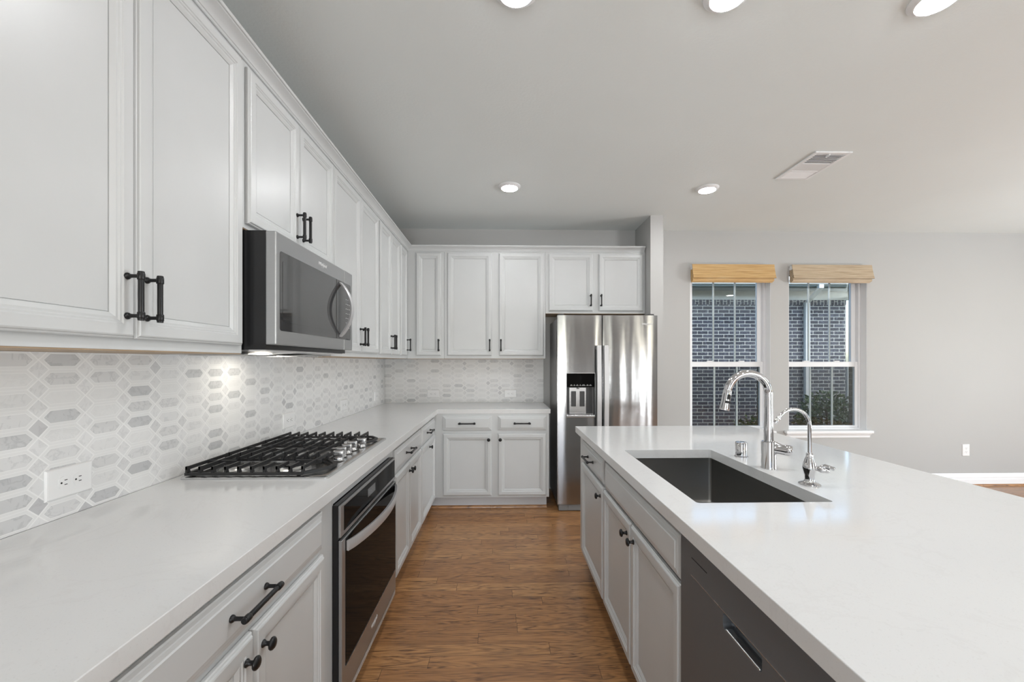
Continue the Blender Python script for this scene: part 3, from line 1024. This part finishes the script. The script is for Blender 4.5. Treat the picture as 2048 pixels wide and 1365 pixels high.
obj('drain', B().lathe([(0.055, 0), (0.055, 0.002), (0.045, 0.003), (0.040, 0.001), (0.012, 0.001), (0.010, 0.004)], (0.83, 1.72, zs + 0.0005), n=24), 'chrome', t, smooth=True)

# ---------------------------------------------------------------- faucets
FX, FY = 1.082, 1.667
t = thing('kitchen_faucet', 'tall chrome pull-down faucet behind the island sink', 'faucet', (FX, FY, 0.9142))
b = B()
zz = 0.9142
b.lathe([(0.0285, 0), (0.0285, 0.003), (0.0270, 0.006), (0.0268, 0.104), (0.0255, 0.109), (0.018, 0.111)], (FX, FY, zz), n=32)
obj('body', b, 'chrome', t, smooth=True)
b = B()
dirv = Vector((0.86, -0.50, -0.10)).normalized()
p0 = Vector((FX, FY, zz + 0.084))
b.lathe([(0.0205, 0.012), (0.0205, 0.054), (0.0220, 0.056), (0.0220, 0.074), (0.0195, 0.079), (0.010, 0.081)], p0, dirv, 28)
hub = p0 + dirv * 0.055
b.tube([hub + Vector((0, 0, 0.010)), hub + Vector((-0.030, 0.012, 0.026)), hub + Vector((-0.050, 0.02, 0.034))], [0.007, 0.006, 0.005], 12)
obj('lever_handle', b, 'chrome', t, smooth=True)
R, zc, r0 = 0.085, 1.2135, 0.0150
pts = [(FX, FY, zz + 0.108), (FX, FY, 1.10), (FX, FY, zc)]
A1 = 170
for k in range(1, 23):
    a = math.radians(A1 * k / 22)
    pts.append((FX - R + R * math.cos(a), FY, zc + R * math.sin(a)))
rs = [0.0185, 0.0162] + [r0] * (len(pts) - 2)
obj('spout', B().tube(pts, rs, 22), 'chrome', t, smooth=True)
e = Vector(pts[-1])
dv = Vector((-math.sin(math.radians(A1)), 0, math.cos(math.radians(A1))))
b = B()
b.lathe([(0.0150, -0.004), (0.0162, 0.0), (0.0166, 0.018), (0.0166, 0.045), (0.0190, 0.072), (0.0186, 0.078), (0.012, 0.079)], e, dv, 24)
sh = obj('spray_head', b, 'chrome', t, smooth=True)
b = B()
for s0, s1, hw in ((0.014, 0.034, 0.0062), (0.040, 0.050, 0.0095)):
    ring = []
    c0 = e + dv * s0
    c1 = e + dv * s1
    sx = Vector((dv.z, 0, -dv.x))
    yo = Vector((0, -0.0125, 0)); yi = Vector((0, -0.0185, 0))
    q = [c0 - sx * hw, c0 + sx * hw, c1 + sx * hw, c1 - sx * hw]
    b.loft([[p + yo for p in q], [p + yi for p in q]])
obj('spray_buttons', b, 'darkgap', sh, bevel=0.001)

GX, GY = 1.088, 1.872
t = thing('dishwasher_air_gap', 'short chrome air gap cap beside the tall faucet', 'air gap', (GX, GY, 0.9142))
obj('base_ring', B().lathe([(0.0290, 0), (0.0290, 0.003), (0.026, 0.005)], (GX, GY, zz), n=28), 'chrome', t, smooth=True)
obj('cap', B().lathe([(0.0245, 0.0055), (0.0245, 0.064), (0.0230, 0.067), (0.0170, 0.068)], (GX, GY, zz), n=28), 'chrome', t, smooth=True)

HX, HY = 1.081, 1.441
t = thing('water_filter_faucet', 'small chrome gooseneck drinking water faucet right of the tall faucet', 'faucet', (HX, HY, 0.9142))
obj('body', B().lathe([(0.0335, 0), (0.0340, 0.003), (0.0300, 0.006), (0.0210, 0.009), (0.0165, 0.013), (0.0145, 0.020), (0.0165, 0.034), (0.0205, 0.052), (0.0215, 0.062), (0.0175, 0.080), (0.0125, 0.094), (0.0105, 0.100), (0.0105, 0.110), (0.0078, 0.112)], (HX, HY, zz), n=28), 'chrome', t, smooth=True)
b = B()
hv = Vector((0.80, -0.58, -0.12)).normalized()
hp = Vector((HX, HY, zz + 0.062))
b.lathe([(0.0085, 0.010), (0.0100, 0.018), (0.0080, 0.022), (0.0105, 0.030), (0.0115, 0.038), (0.0085, 0.044), (0.0095, 0.050), (0.0060, 0.056)], hp, hv, 18)
b.tube([hp + hv * 0.030 + Vector((0, 0, 0.006)), hp + hv * 0.044 + Vector((0, 0, 0.016)), hp + hv * 0.070 + Vector((0, 0, 0.010))], [0.005, 0.006, 0.007], 10)
obj('lever_handle', b, 'chrome', t, smooth=True)
R, zc = 0.0575, 1.122
pts = [(HX, HY, zz + 0.111), (HX, HY, zc)]
for k in range(1, 19):
    a = math.radians(142 * k / 18)
    pts.append((HX - R + R * math.cos(a), HY, zc + R * math.sin(a)))
e = Vector(pts[-1])
dv = Vector((-math.sin(math.radians(142)), 0, math.cos(math.radians(142))))
pts.append(tuple(e + dv * 0.014))
obj('spout', B().tube(pts, 0.0060, 16), 'chrome', t, smooth=True)
obj('spout_tip', B().lathe([(0.0062, 0.010), (0.0076, 0.012), (0.0078, 0.030), (0.0066, 0.034), (0.003, 0.034)], e, dv, 16), 'chrome', t, smooth=True)

# ================================================================== refrigerator
t = thing('refrigerator', 'stainless side-by-side refrigerator with a water and ice dispenser', 'refrigerator', (0.95, 4.05, 0))
FYF = 3.722
obj('body', B().rbox(0.508, 1.392, 3.795, 4.385, 0.030, 1.742, 0.006), 'greyplastic', t)
def fdoor(name, x0, x1):
    b = B()
    z0, z1 = 0.066, 1.762
    n = 10
    top = []
    for k in range(n + 1):
        x = x0 + (x1 - x0) * k / n
        q = (k / n - 0.5) * 2
        top.append((x, FYF + 0.010 * abs(q) ** 6))
    poly = top + [(x1, FYF + 0.065), (x0, FYF + 0.065)]
    b.loft([[(x, y, z) for x, y in poly] for z in (z0, z1)])
    return obj(name, b, 'fridge', t, smooth=True)
fz = fdoor('freezer_door', 0.498, 0.8985)
fd = fdoor('refrigerator_door', 0.9075, 1.403)
cut(fz, B().rbox(0.580, 0.834, FYF - 0.03, FYF + 0.058, 0.868, 1.240, 0.008))
for p in fz.data.polygons:
    p.use_smooth = True
fz.data.set_sharp_from_angle(angle=math.radians(30))
# dispenser, set into the freezer door
dp = obj('dispenser_niche', B().box(0.582, 0.832, FYF + 0.0565, FYF + 0.0585, 0.870, 1.238), 'darkplastic', fz)
obj('dispenser_control_panel', B().rbox(0.5815, 0.8325, FYF + 0.002, FYF + 0.055, 1.117, 1.2385, 0.006), 'ovenglass', fz)
b = B()
for x0, w in ((0.612, 0.022), (0.642, 0.016), (0.666, 0.022), (0.696, 0.014), (0.716, 0.034), (0.758, 0.020), (0.784, 0.022)):
    b.box(x0, x0 + w, FYF + 0.0012, FYF + 0.0025, 1.130, 1.1325)
    b.box(x0 + w * 0.2, x0 + w * 0.8, FYF + 0.0012, FYF + 0.0025, 1.137, 1.1395)
obj('dispenser_symbols', b, 'icons', fz)
obj('dispenser_back_plate', B().box(0.611, 0.762, FYF + 0.040, FYF + 0.0560, 0.873, 1.110), 'lightsteel', fz)
for xa in (0.627, 0.705):
    obj('dispenser_paddle', B().rbox(xa, xa + 0.044, FYF + 0.034, FYF + 0.0398, 0.940, 1.078, 0.0028), 'darkplastic', fz)
obj('dispenser_spout', B().lathe([(0.012, 0), (0.010, 0.016)], (0.688, FYF + 0.030, 1.100), n=14), 'greyplastic', fz)
tr = B()
tr.rbox(0.576, 0.838, FYF - 0.012, FYF + 0.055, 0.846, 0.869, 0.004)
obj('drip_tray', tr, 'lightsteel', fz)
fr = B()
fr.rbox(0.575, 0.5805, FYF - 0.004, FYF + 0.01, 0.870, 1.246, 0.002)
fr.rbox(0.8335, 0.839, FYF - 0.004, FYF + 0.01, 0.870, 1.246, 0.002)
fr.rbox(0.575, 0.839, FYF - 0.004, FYF + 0.01, 1.2395, 1.246, 0.002)
obj('dispenser_trim', fr, 'lightsteel', fz)
def fhandle(xa, xb, par):
    b = B()
    rings = []
    for k in range(17):
        q = k / 16
        z = 0.52 + (1.490 - 0.52) * q
        off = 0.040 + 0.014 * math.sin(PI * q)
        y1 = FYF - off
        rings.append([(xa, y1 + 0.016, z), (xa + 0.004, y1, z), (xb - 0.004, y1, z), (xb, y1 + 0.016, z)])
    b.loft(rings)
    for z in (0.530, 1.455):
        b.box(xa + 0.006, xb - 0.006, FYF - 0.036, FYF + 0.003, z, z + 0.030)
    return obj('door_handle', b, 'handlesteel', par)
fhandle(0.842, 0.888, fz)
fhandle(0.906, 0.952, fd)
b = B()
b.rbox(0.512, 1.385, 3.740, 3.79, 0.006, 0.060, 0.004)
b.box(0.60, 0.61, 3.737, 3.742, 0.012, 0.055)
obj('base_grille', b, 'greyplastic', t)
for x in (0.53, 1.35):
    obj('hinge_cover', B().rbox(x - 0.02, x + 0.03, 3.75, 3.83, 1.763, 1.778, 0.004), 'darkplastic', t)
letters('maker_lettering', 'Whirlpool', 0.022, (1.305, FYF - 0.0008, 1.684), (1, 0, 0), (0, 0, 1), 'lettering', fd, 0.2, 0.0005, 0.0003)
b = B()
swoosh(b, (1.312, FYF - 0.0008, 1.682), (1, 0, 0), (0, 0, 1), 0.022, 0.011)
obj('maker_emblem', b, 'lettering', fd)

# ================================================================== oven
t = thing('built_in_oven', 'black and stainless built-in oven under the cooktop', 'oven', (-0.9, 1.88, 0.1))
OX = -0.574
Y0, Y1 = 1.5045, 2.2605
obj('chassis', B().box(-1.15, XB + 0.0005, 1.515, 2.255, 0.10, 0.830), 'blackcase', t)
b = B()
b.box(XB + 0.0012, OX - 0.010, Y0, Y1, 0.098, 0.8315)
obj('surround', b, 'blackcase', t)
cp = obj('control_panel', B().rbox(OX - 0.0095, OX, Y0, Y1, 0.716, 0.8300, 0.002), 'steel', t)
obj('panel_glass', B().rbox(OX - 0.003, OX + 0.0012, Y0 + 0.030, Y1 - 0.012, 0.731, 0.821, 0.001), 'ovenglass', cp)
obj('panel_display', B().box(OX + 0.0013, OX + 0.0018, 1.800, 1.905, 0.765, 0.800), 'microglass', cp)
dr = obj('oven_door', B().rbox(OX - 0.0095, OX + 0.004, Y0 + 0.001, Y1, 0.126, 0.705, 0.002), 'steel', t)
obj('door_glass', B().box(OX + 0.003, OX + 0.0055, Y0 + 0.034, Y1 - 0.012, 0.236, 0.700), 'ovenglass', dr)
obj('glass_trim', B().box(OX + 0.0042, OX + 0.0072, Y0 + 0.034, Y1 - 0.012, 0.2325, 0.2365), 'lightsteel', dr)
b = B()
rings = []
for k in range(25):
    q = k / 24
    y = Y0 + 0.040 + (Y1 - Y0 - 0.055) * q
    s = math.sin(PI * q)
    xo = OX + 0.010 + 0.052 * (s ** 0.75)
    hz = 0.020
    zc = 0.672
    rings.append([(xo - 0.010, y, zc - hz + 0.004), (xo + 0.002, y, zc - hz), (xo + 0.006, y, zc), (xo + 0.002, y, zc + hz), (xo - 0.010, y, zc + hz - 0.004)])
b.loft(rings)
obj('door_handle', b, 'handlesteel', dr, smooth=True)
b = B()
for z in (0.098, 0.106, 0.114):
    b.rbox(OX - 0.0095, OX + 0.003, Y0 + 0.002, Y1 - 0.001, z, z + 0.0055, 0.0015)
obj('vent_trim', b, 'lightsteel', t)
letters('maker_lettering', 'Whirlpool', 0.020, (OX + 0.0046, 1.882, 0.181), (0, 1, 0), (0, 0, 1), 'lettering', dr, 0.2, 0.0005, 0.0003)
b = B()
swoosh(b, (OX + 0.0046, 1.887, 0.179), (0, 1, 0), (0, 0, 1), 0.021, 0.010)
obj('maker_emblem', b, 'lettering', dr)

# ================================================================== microwave
t = thing('microwave', 'stainless over-the-range microwave hung beneath the short wall cabinet', 'microwave', (-1.0, 1.88, 1.385))
MX = -0.803
MY0, MY1 = 1.506, 2.265
obj('case', B().box(XL + 0.001, MX - 0.038, MY0 + 0.003, MY1 - 0.003, 1.390, 1.815), 'blackcase', t)
df = obj('front_panel', B().rbox(MX - 0.0375, MX, MY0, MY1, 1.407, 1.8135, 0.004), 'steel', t)
def rrp(y0, y1, z0, z1, r, x, n=4):
    pts = []
    for cy, cz, a0 in ((y1 - r, z1 - r, 0), (y0 + r, z1 - r, 90), (y0 + r, z0 + r, 180), (y1 - r, z0 + r, 270)):
        for k in range(n + 1):
            a = math.radians(a0 + 90 * k / n)
            pts.append((x, cy + r * math.cos(a), cz + r * math.sin(a)))
    return pts
b = B().loft([rrp(1.531, 2.236, 1.459, 1.748, 0.010, MX - 0.002), rrp(1.531, 2.236, 1.459, 1.748, 0.010, MX + 0.0012)])
wn_ = obj('door_window', b, 'microglass', df)
b = B().loft([rrp(1.548, 2.03, 1.492, 1.715, 0.008, MX + 0.0011), rrp(1.548, 2.03, 1.492, 1.715, 0.008, MX + 0.0020)])
obj('window_screen', b, 'microglass', wn_)
obj('door_seam', B().box(MX - 0.0005, MX + 0.0007, 2.147, 2.1495, 1.407, 1.813), 'lightsteel', df)
obj('panel_divider', B().box(MX + 0.0010, MX + 0.0019, 2.046, 2.049, 1.461, 1.746), 'darkgap', df)
b = B()
rings = []
for k in range(21):
    q = k / 20
    z = 1.470 + (1.740 - 1.470) * q
    s = math.sin(PI * q)
    xo = MX + 0.002 + 0.060 * (s ** 0.8)
    yc = 2.098
    rings.append([(xo - 0.010, yc - 0.014, z), (xo, yc - 0.018, z), (xo + 0.006, yc, z), (xo, yc + 0.018, z), (xo - 0.010, yc + 0.014, z)])
b.loft(rings)
obj('door_handle', b, 'handlesteel', df, smooth=True)
for k in range(7):
    z = 1.520 + 0.024 * k
    b = B()
    for j in range(3):
        y = 2.168 + 0.021 * j
        b.box(MX + 0.0011, MX + 0.0017, y, y + 0.009, z, z + 0.0035)
    obj('keypad_row', b, 'icons', df)
b = B()
b.loft([[(x, y, z) for x, z in ((XL + 0.012, 1.3720), (XL + 0.012, 1.3895), (MX - 0.045, 1.3895), (MX - 0.050, 1.3860))] for y in (MY0 + 0.016, MY1 - 0.016)])
un = obj('underside_panel', b, 'lightsteel', t)
for y0, y1 in ((1.56, 1.80), (1.96, 2.20)):
    f = B().box(-1.16, -0.94, y0 - 0.01, y1 + 0.01, 1.3715, 1.3735)
    for k in range(9):
        f.box(-1.15, -0.95, y0 + 0.0267 * k, y0 + 0.0267 * k + 0.012, 1.3690, 1.3720)
    obj('grease_filter', f, 'alu', un)
obj('cooking_lamp', B().box(-1.10, -1.04, 1.84, 1.92, 1.3714, 1.3724), 'hoodlamp', un, label='lit lamp under the microwave')
letters('maker_lettering', 'Whirlpool', 0.020, (MX + 0.0004, 1.892, 1.780), (0, 1, 0), (0, 0, 1), 'lettering', df, 0.2, 0.0005, 0.0003)
b = B()
swoosh(b, (MX + 0.0004, 1.898, 1.778), (0, 1, 0), (0, 0, 1), 0.021, 0.010)
obj('maker_emblem', b, 'lettering', df)

# ================================================================== cooktop
CX0, CX1, CY0, CY1 = -1.178, -0.640, 1.553, 2.340
t = thing('gas_cooktop', 'five-burner stainless gas cooktop with black iron grates set on the worktop', 'cooktop', (-0.91, 1.945, 0.9142))
b = B()
b.loft([rr(CX0, CX1, CY0, CY1, 0.9142, 0.012), rr(CX0, CX1, CY0, CY1, 0.9200, 0.012), rr(CX0 + 0.003, CX1 - 0.003, CY0 + 0.003, CY1 - 0.003, 0.9225, 0.012),
        rr(CX0 + 0.030, CX1 - 0.030, CY0 + 0.030, CY1 - 0.030, 0.9225, 0.02), rr(CX0 + 0.040, CX1 - 0.040, CY0 + 0.040, CY1 - 0.040, 0.9195, 0.02)])
obj('burner_plate', b, 'cooksteel', t, smooth=True)
zp = 0.9195
def burner(x, y, r):
    b = B()
    b.lathe([(r * 1.5, 0), (r * 1.48, 0.003), (r * 1.15, 0.006), (r, 0.012), (r, 0.016), (r * 0.6, 0.017)], (x, y, zp), n=28)
    o = obj('burner', b, 'alu', t, smooth=True)
    obj('burner_cap', B().lathe([(r * 0.86, 0.0165), (r * 0.90, 0.018), (r * 0.90, 0.021), (r * 0.80, 0.0235), (r * 0.3, 0.0240)], (x, y, zp), n=28), 'iron', o, smooth=True)
for x, y, r in ((-1.06, 1.685, 0.036), (-0.83, 1.685, 0.044), (-0.945, 1.935, 0.052), (-1.06, 2.20, 0.040), (-0.83, 2.20, 0.032)):
    burner(x, y, r)
zf0, zf1, zb0, zb1 = 0.9265, 0.9365, 0.9470, 0.9590
def grate(y0, y1, xr, near, far, chamfer):
    b = B()
    xa = CX0 + 0.012
    # low perimeter frame
    fw = 0.013
    if chamfer == 'near':
        poly = [(xa, y0), (xr - 0.072, y0), (xr, y0 + 0.095), (xr, y0 + 0.15), (xr - 0.07, y1), (xa, y1)]
    elif chamfer == 'far':
        poly = [(xa, y0), (xr - 0.07, y0), (xr, y1 - 0.13), (xr, y1 - 0.06), (xr - 0.045, y1), (xa, y1)]
    else:
        poly = [(xa, y0), (xr, y0), (xr, y1), (xa, y1)]
    cxm = sum(p[0] for p in poly) / len(poly)
    cym = sum(p[1] for p in poly) / len(poly)
    inn = []
    n = len(poly)
    for i in range(n):
        p0, p1, p2 = Vector(poly[i - 1]), Vector(poly[i]), Vector(poly[(i + 1) % n])
        d1, d2 = (p1 - p0).normalized(), (p2 - p1).normalized()
        n1, n2 = Vector((-d1.y, d1.x)), Vector((-d2.y, d2.x))
        m = (n1 + n2).normalized()
        inn.append(p1 + m * (fw / max(0.4, m.dot(n1))))
    b.loft([[(x, y, zf0) for x, y in poly], [(x, y, zf1) for x, y in poly], [(x, y, zf1) for x, y in inn], [(x, y, zf0) for x, y in inn], [(x, y, zf0) for x, y in poly]], cap0=False, cap1=False)
    bmesh.ops.remove_doubles(b.bm, verts=b.bm.verts, dist=1e-6)
    # bars along Y with upright ends
    for k in range(10):
        x = -1.160 + 0.0468 * k
        if x > xr - 0.012: break
        lim = xr
        full = k in (0, 1, 5, 9) if near or far else k % 2 == 0
        ends = []
        h = 0.0032
        def bar(ya, yb, up0, up1):
            b.box(x - h, x + h, ya, yb, zb0, zb1)
            if up0: b.loft([[(x - h - 0.001, ya, zf1 - 0.008), (x + h + 0.001, ya, zf1 - 0.008), (x + h + 0.001, ya + 0.020, zf1 - 0.008), (x - h - 0.001, ya + 0.020, zf1 - 0.008)],
                            [(x - h, ya, zb1 + 0.001), (x + h, ya, zb1 + 0.001), (x + h, ya + 0.011, zb1 + 0.001), (x - h, ya + 0.011, zb1 + 0.001)]])
            if up1: b.loft([[(x - h - 0.001, yb - 0.020, zf1 - 0.008), (x + h + 0.001, yb - 0.020, zf1 - 0.008), (x + h + 0.001, yb, zf1 - 0.008), (x - h - 0.001, yb, zf1 - 0.008)],
                            [(x - h, yb - 0.011, zb1 + 0.001), (x + h, yb - 0.011, zb1 + 0.001), (x + h, yb, zb1 + 0.001), (x - h, yb, zb1 + 0.001)]])
        if full:
            bar(y0 + 0.001, y1 - 0.001, True, True)
        else:
            m = (y0 + y1) / 2
            g_ = 0.030 if k % 2 else 0.045
            bar(y0 + 0.001, m - g_, True, False)
            bar(m + g_, y1 - 0.001, False, True)
    # cross bars
    for x0_, x1_ in ((xa + 0.004, xr - 0.05),):
        for yy in ((y0 + y1) / 2,):
            b.box(x0_, x0_ + 0.11, yy - 0.004, yy + 0.004, zb0 - 0.004, zb1 - 0.003)
            b.box(x1_ - 0.10, x1_, yy - 0.004, yy + 0.004, zb0 - 0.004, zb1 - 0.003)
    # rubber-tipped feet on the plate
    for fx, fy in ((poly[0][0] + 0.02, y0 + 0.02), (poly[1][0] - 0.02, y0 + 0.02), (poly[0][0] + 0.02, y1 - 0.02), (poly[-2][0] - 0.02, y1 - 0.02)):
        b.lathe([(0.006, 0.9222), (0.007, zf0 + 0.002)], (fx, fy, 0), n=10)
    return obj('grate', b, 'iron', t)
grate(CY0 + 0.010, 1.800, -0.668, True, False, 'near')
grate(1.803, 2.072, -0.757, False, False, None)
grate(2.075, CY1 - 0.012, -0.668, False, True, 'far')
def cook_knob(x, y):
    b = B()
    b.lathe([(0.0225, 0), (0.0225, 0.003), (0.0210, 0.004), (0.0205, 0.012), (0.0190, 0.014)], (x, y, 0.9228), n=28)
    b.rbox(x - 0.0225, x + 0.0225, y - 0.0085, y + 0.0085, 0.9350, 0.9655, 0.005, 3)
    return obj('control_knob', b, 'knob', t, smooth=True)
for x, y in ((-0.700, 1.812), (-0.716, 1.882), (-0.716, 1.950), (-0.716, 2.020), (-0.698, 2.098)):
    cook_knob(x, y)

# ================================================================== outlets
def outlet_mesh(P, uc, vc, w, h, label, loc, group, horizontal=True):
    """duplex outlet: cover plate, two round-sided receptacles with slots"""
    t = thing('wall_outlet', label, 'outlet', loc, group)
    b = B()
    b.loft(rings_from(P, uc - w / 2, uc + w / 2, vc - h / 2, vc + h / 2, [(0, 0.0002), (0, 0.003), (0.003, 0.006), (0.006, 0.0065)]))
    obj('cover_plate', b, 'plastic', t)
    for s in (-1, 1):
        du, dv_ = (s * 0.0195, 0) if horizontal else (0, s * 0.0195)
        ring = []
        for k in range(24):
            a = 2 * PI * k / 24
            cu, cv = math.cos(a) * 0.0168, math.sin(a) * 0.0168
            if horizontal: cu = max(-0.0135, min(0.0135, cu))
            else: cv = max(-0.0135, min(0.0135, cv))
            ring.append((uc + du + cu, vc + dv_ + cv))
        b = B().loft([[P(u, v, 0.0066) for u, v in ring], [P(u, v, 0.0082) for u, v in ring]])
        r = obj('receptacle', b, 'plastic', t)
        b = B()
        for q in (-1, 1):
            if horizontal:
                a, c = P(uc + du + 0.001, vc + dv_ + q * 0.0062 - 0.001, 0.0080), P(uc + du + 0.0085, vc + dv_ + q * 0.0062 + 0.001, 0.0086)
            else:
                a, c = P(uc + du + q * 0.0062 - 0.001, vc + dv_ + 0.001, 0.0080), P(uc + du + q * 0.0062 + 0.001, vc + dv_ + 0.0085, 0.0086)
            b.box(a[0], c[0], a[1], c[1], a[2], c[2])
        out = Vector(P(0, 0, 1)) - Vector(P(0, 0, 0))
        b.lathe([(0.0026, 0.0), (0.0026, 0.0006)], P(uc + du - (0.007 if horizontal else 0), vc + dv_ - (0 if horizontal else 0.007), 0.0080), out, 10)
        obj('slots', b, 'darkgap', r)
    return t
PL = FACE['left'](-1.2188)
PBk = FACE['back'](4.3978)
PR = FACE['back'](YB)
g = 'outlets in the mosaic backsplash'
o1 = outlet_mesh(PL, 1.205, 1.012, 0.128, 0.084, 'white outlet in the side backsplash nearest the camera, before the cooktop', (-1.2188, 1.205, 1.012), g)
dup(o1, (0, 1.210, 0), 'white outlet in the side backsplash just past the cooktop')
dup(o1, (0, 2.043, 0), 'white outlet on the side backsplash below the two-door cabinets, second from the corner')
dup(o1, (0, 2.880, 0), 'white outlet on the side backsplash close to the corner')
o2 = outlet_mesh(PBk, -0.718, 1.008, 0.130, 0.082, 'white outlet on the end backsplash nearer the corner', (-0.718, 4.3978, 1.008), g)
dup(o2, (0.810, 0, 0), 'white outlet on the end backsplash nearer the refrigerator')
outlet_mesh(PR, 5.03, 0.385, 0.080, 0.126, 'white upright outlet low on the pale wall right of the windows', (5.03, YB, 0.385), None, False)

# ================================================================== ceiling lights and vent
def can(x, y, label):
    t = thing('recessed_light', label, 'ceiling light', (x, y, ZC), 'lit ceiling lights')
    b = B()
    b.lathe([(0.088, -0.0005), (0.088, -0.004), (0.084, -0.007), (0.066, -0.018), (0.0645, -0.018), (0.0645, -0.010)], (x, y, ZC), n=40)
    obj('trim_ring', b, 'trim', t, smooth=True)
    b = B()
    b.lathe([(0.0635, -0.0102), (0.0635, -0.018), (0.055, -0.021), (0.035, -0.0235), (0.012, -0.0245)], (x, y, ZC), n=40)
    obj('lens', b, 'lens', t, smooth=True)
    return t
c1 = can(0.062, 3.325, 'lit round ceiling light before the end wall cabinets')
for dx, dy, lb in ((1.593, 0.0, 'lit round ceiling light near the partition, left of the ceiling vent'),
                   (-0.008, -1.765, 'lit round ceiling light at the top edge of the photo, leftmost of three'),
                   (0.795, -1.765, 'lit round ceiling light at the top edge of the photo, middle of three'),
                   (1.606, -1.765, 'lit round ceiling light at the top edge of the photo, rightmost of three')):
    dup(c1, (dx, dy, 0), lb)

t = thing('ceiling_vent', 'white rectangular air vent with three louvred sections in the ceiling', 'vent', (2.206, 2.922, ZC))
x0, x1, y0, y1 = 2.082, 2.332, 2.716, 3.128
zv = ZC - 0.0005
fr = B()
bw = 0.026
secs = [(y0 + bw + 0.004, y0 + 0.158), (y0 + 0.172, y0 + 0.270), (y0 + 0.284, y1 - bw)]
holes = secs
ys = [y0] + [q for s in secs for q in s] + [y1]
fr.box(x0, x0 + bw, y0, y1, zv - 0.009, zv)
fr.box(x1 - bw, x1, y0, y1, zv - 0.009, zv)
for a, c in ((ys[0], ys[1]), (ys[2], ys[3]), (ys[4], ys[5]), (ys[6], ys[7])):
    fr.box(x0 + bw, x1 - bw, a, c, zv - 0.009, zv)
obj('frame', fr, 'trim', t, bevel=0.002)
obj('duct_shade_sheet', B().box(x0 + bw, x1 - bw, y0 + bw, y1 - bw, zv - 0.0008, zv), 'darkgap', t)  # near-black sheet below the solid ceiling stands in for shade inside the duct
def slats(b, ya, yb, tilt, n, along='x'):
    for k in range(n):
        if along == 'x':
            yc = ya + (yb - ya) * (k + 0.5) / n
            d = (yb - ya) / n * 0.46
            b.loft([[(x, yc - d, zv - 0.0075 if tilt > 0 else zv - 0.0015), (x, yc + d, zv - 0.0015 if tilt > 0 else zv - 0.0075), (x, yc + d, (zv - 0.0015 if tilt > 0 else zv - 0.0075) - 0.0008), (x, yc - d, (zv - 0.0075 if tilt > 0 else zv - 0.0015) - 0.0008)] for x in (x0 + bw + 0.0005, x1 - bw - 0.0005)])
        else:
            w = (x1 - x0 - 2 * bw) / n
            xc = x0 + bw + w * (k + 0.5)
            d = w * 0.46
            b.loft([[(xc - d, y, zv - 0.0055), (xc + d, y, zv - 0.0072), (xc + d, y, zv - 0.0080), (xc - d, y, zv - 0.0063)] for y in (ya + 0.0005, yb - 0.0005)])
b = B(); 
for k in range(7):
    ya, yb = secs[0]
    yc = ya + (yb - ya) * (k + 0.5) / 7
    b.box(x0 + bw + 0.0005, x1 - bw - 0.0005, yc - 0.0030, yc + 0.0030, zv - 0.0085, zv - 0.0068)
obj('open_louvres', b, 'trim', t)
b = B(); slats(b, *secs[1], 1, 10, 'y'); obj('side_louvres', b, 'trim', t)
b = B(); slats(b, *secs[2], -1, 9); obj('far_louvres', b, 'trim', t)
b = B()
b.box((x0 + x1) / 2 - 0.022, (x0 + x1) / 2 - 0.016, y0 + 0.016, y0 + 0.050, zv - 0.020, zv - 0.009)
obj('damper_lever', b, 'trim', t)
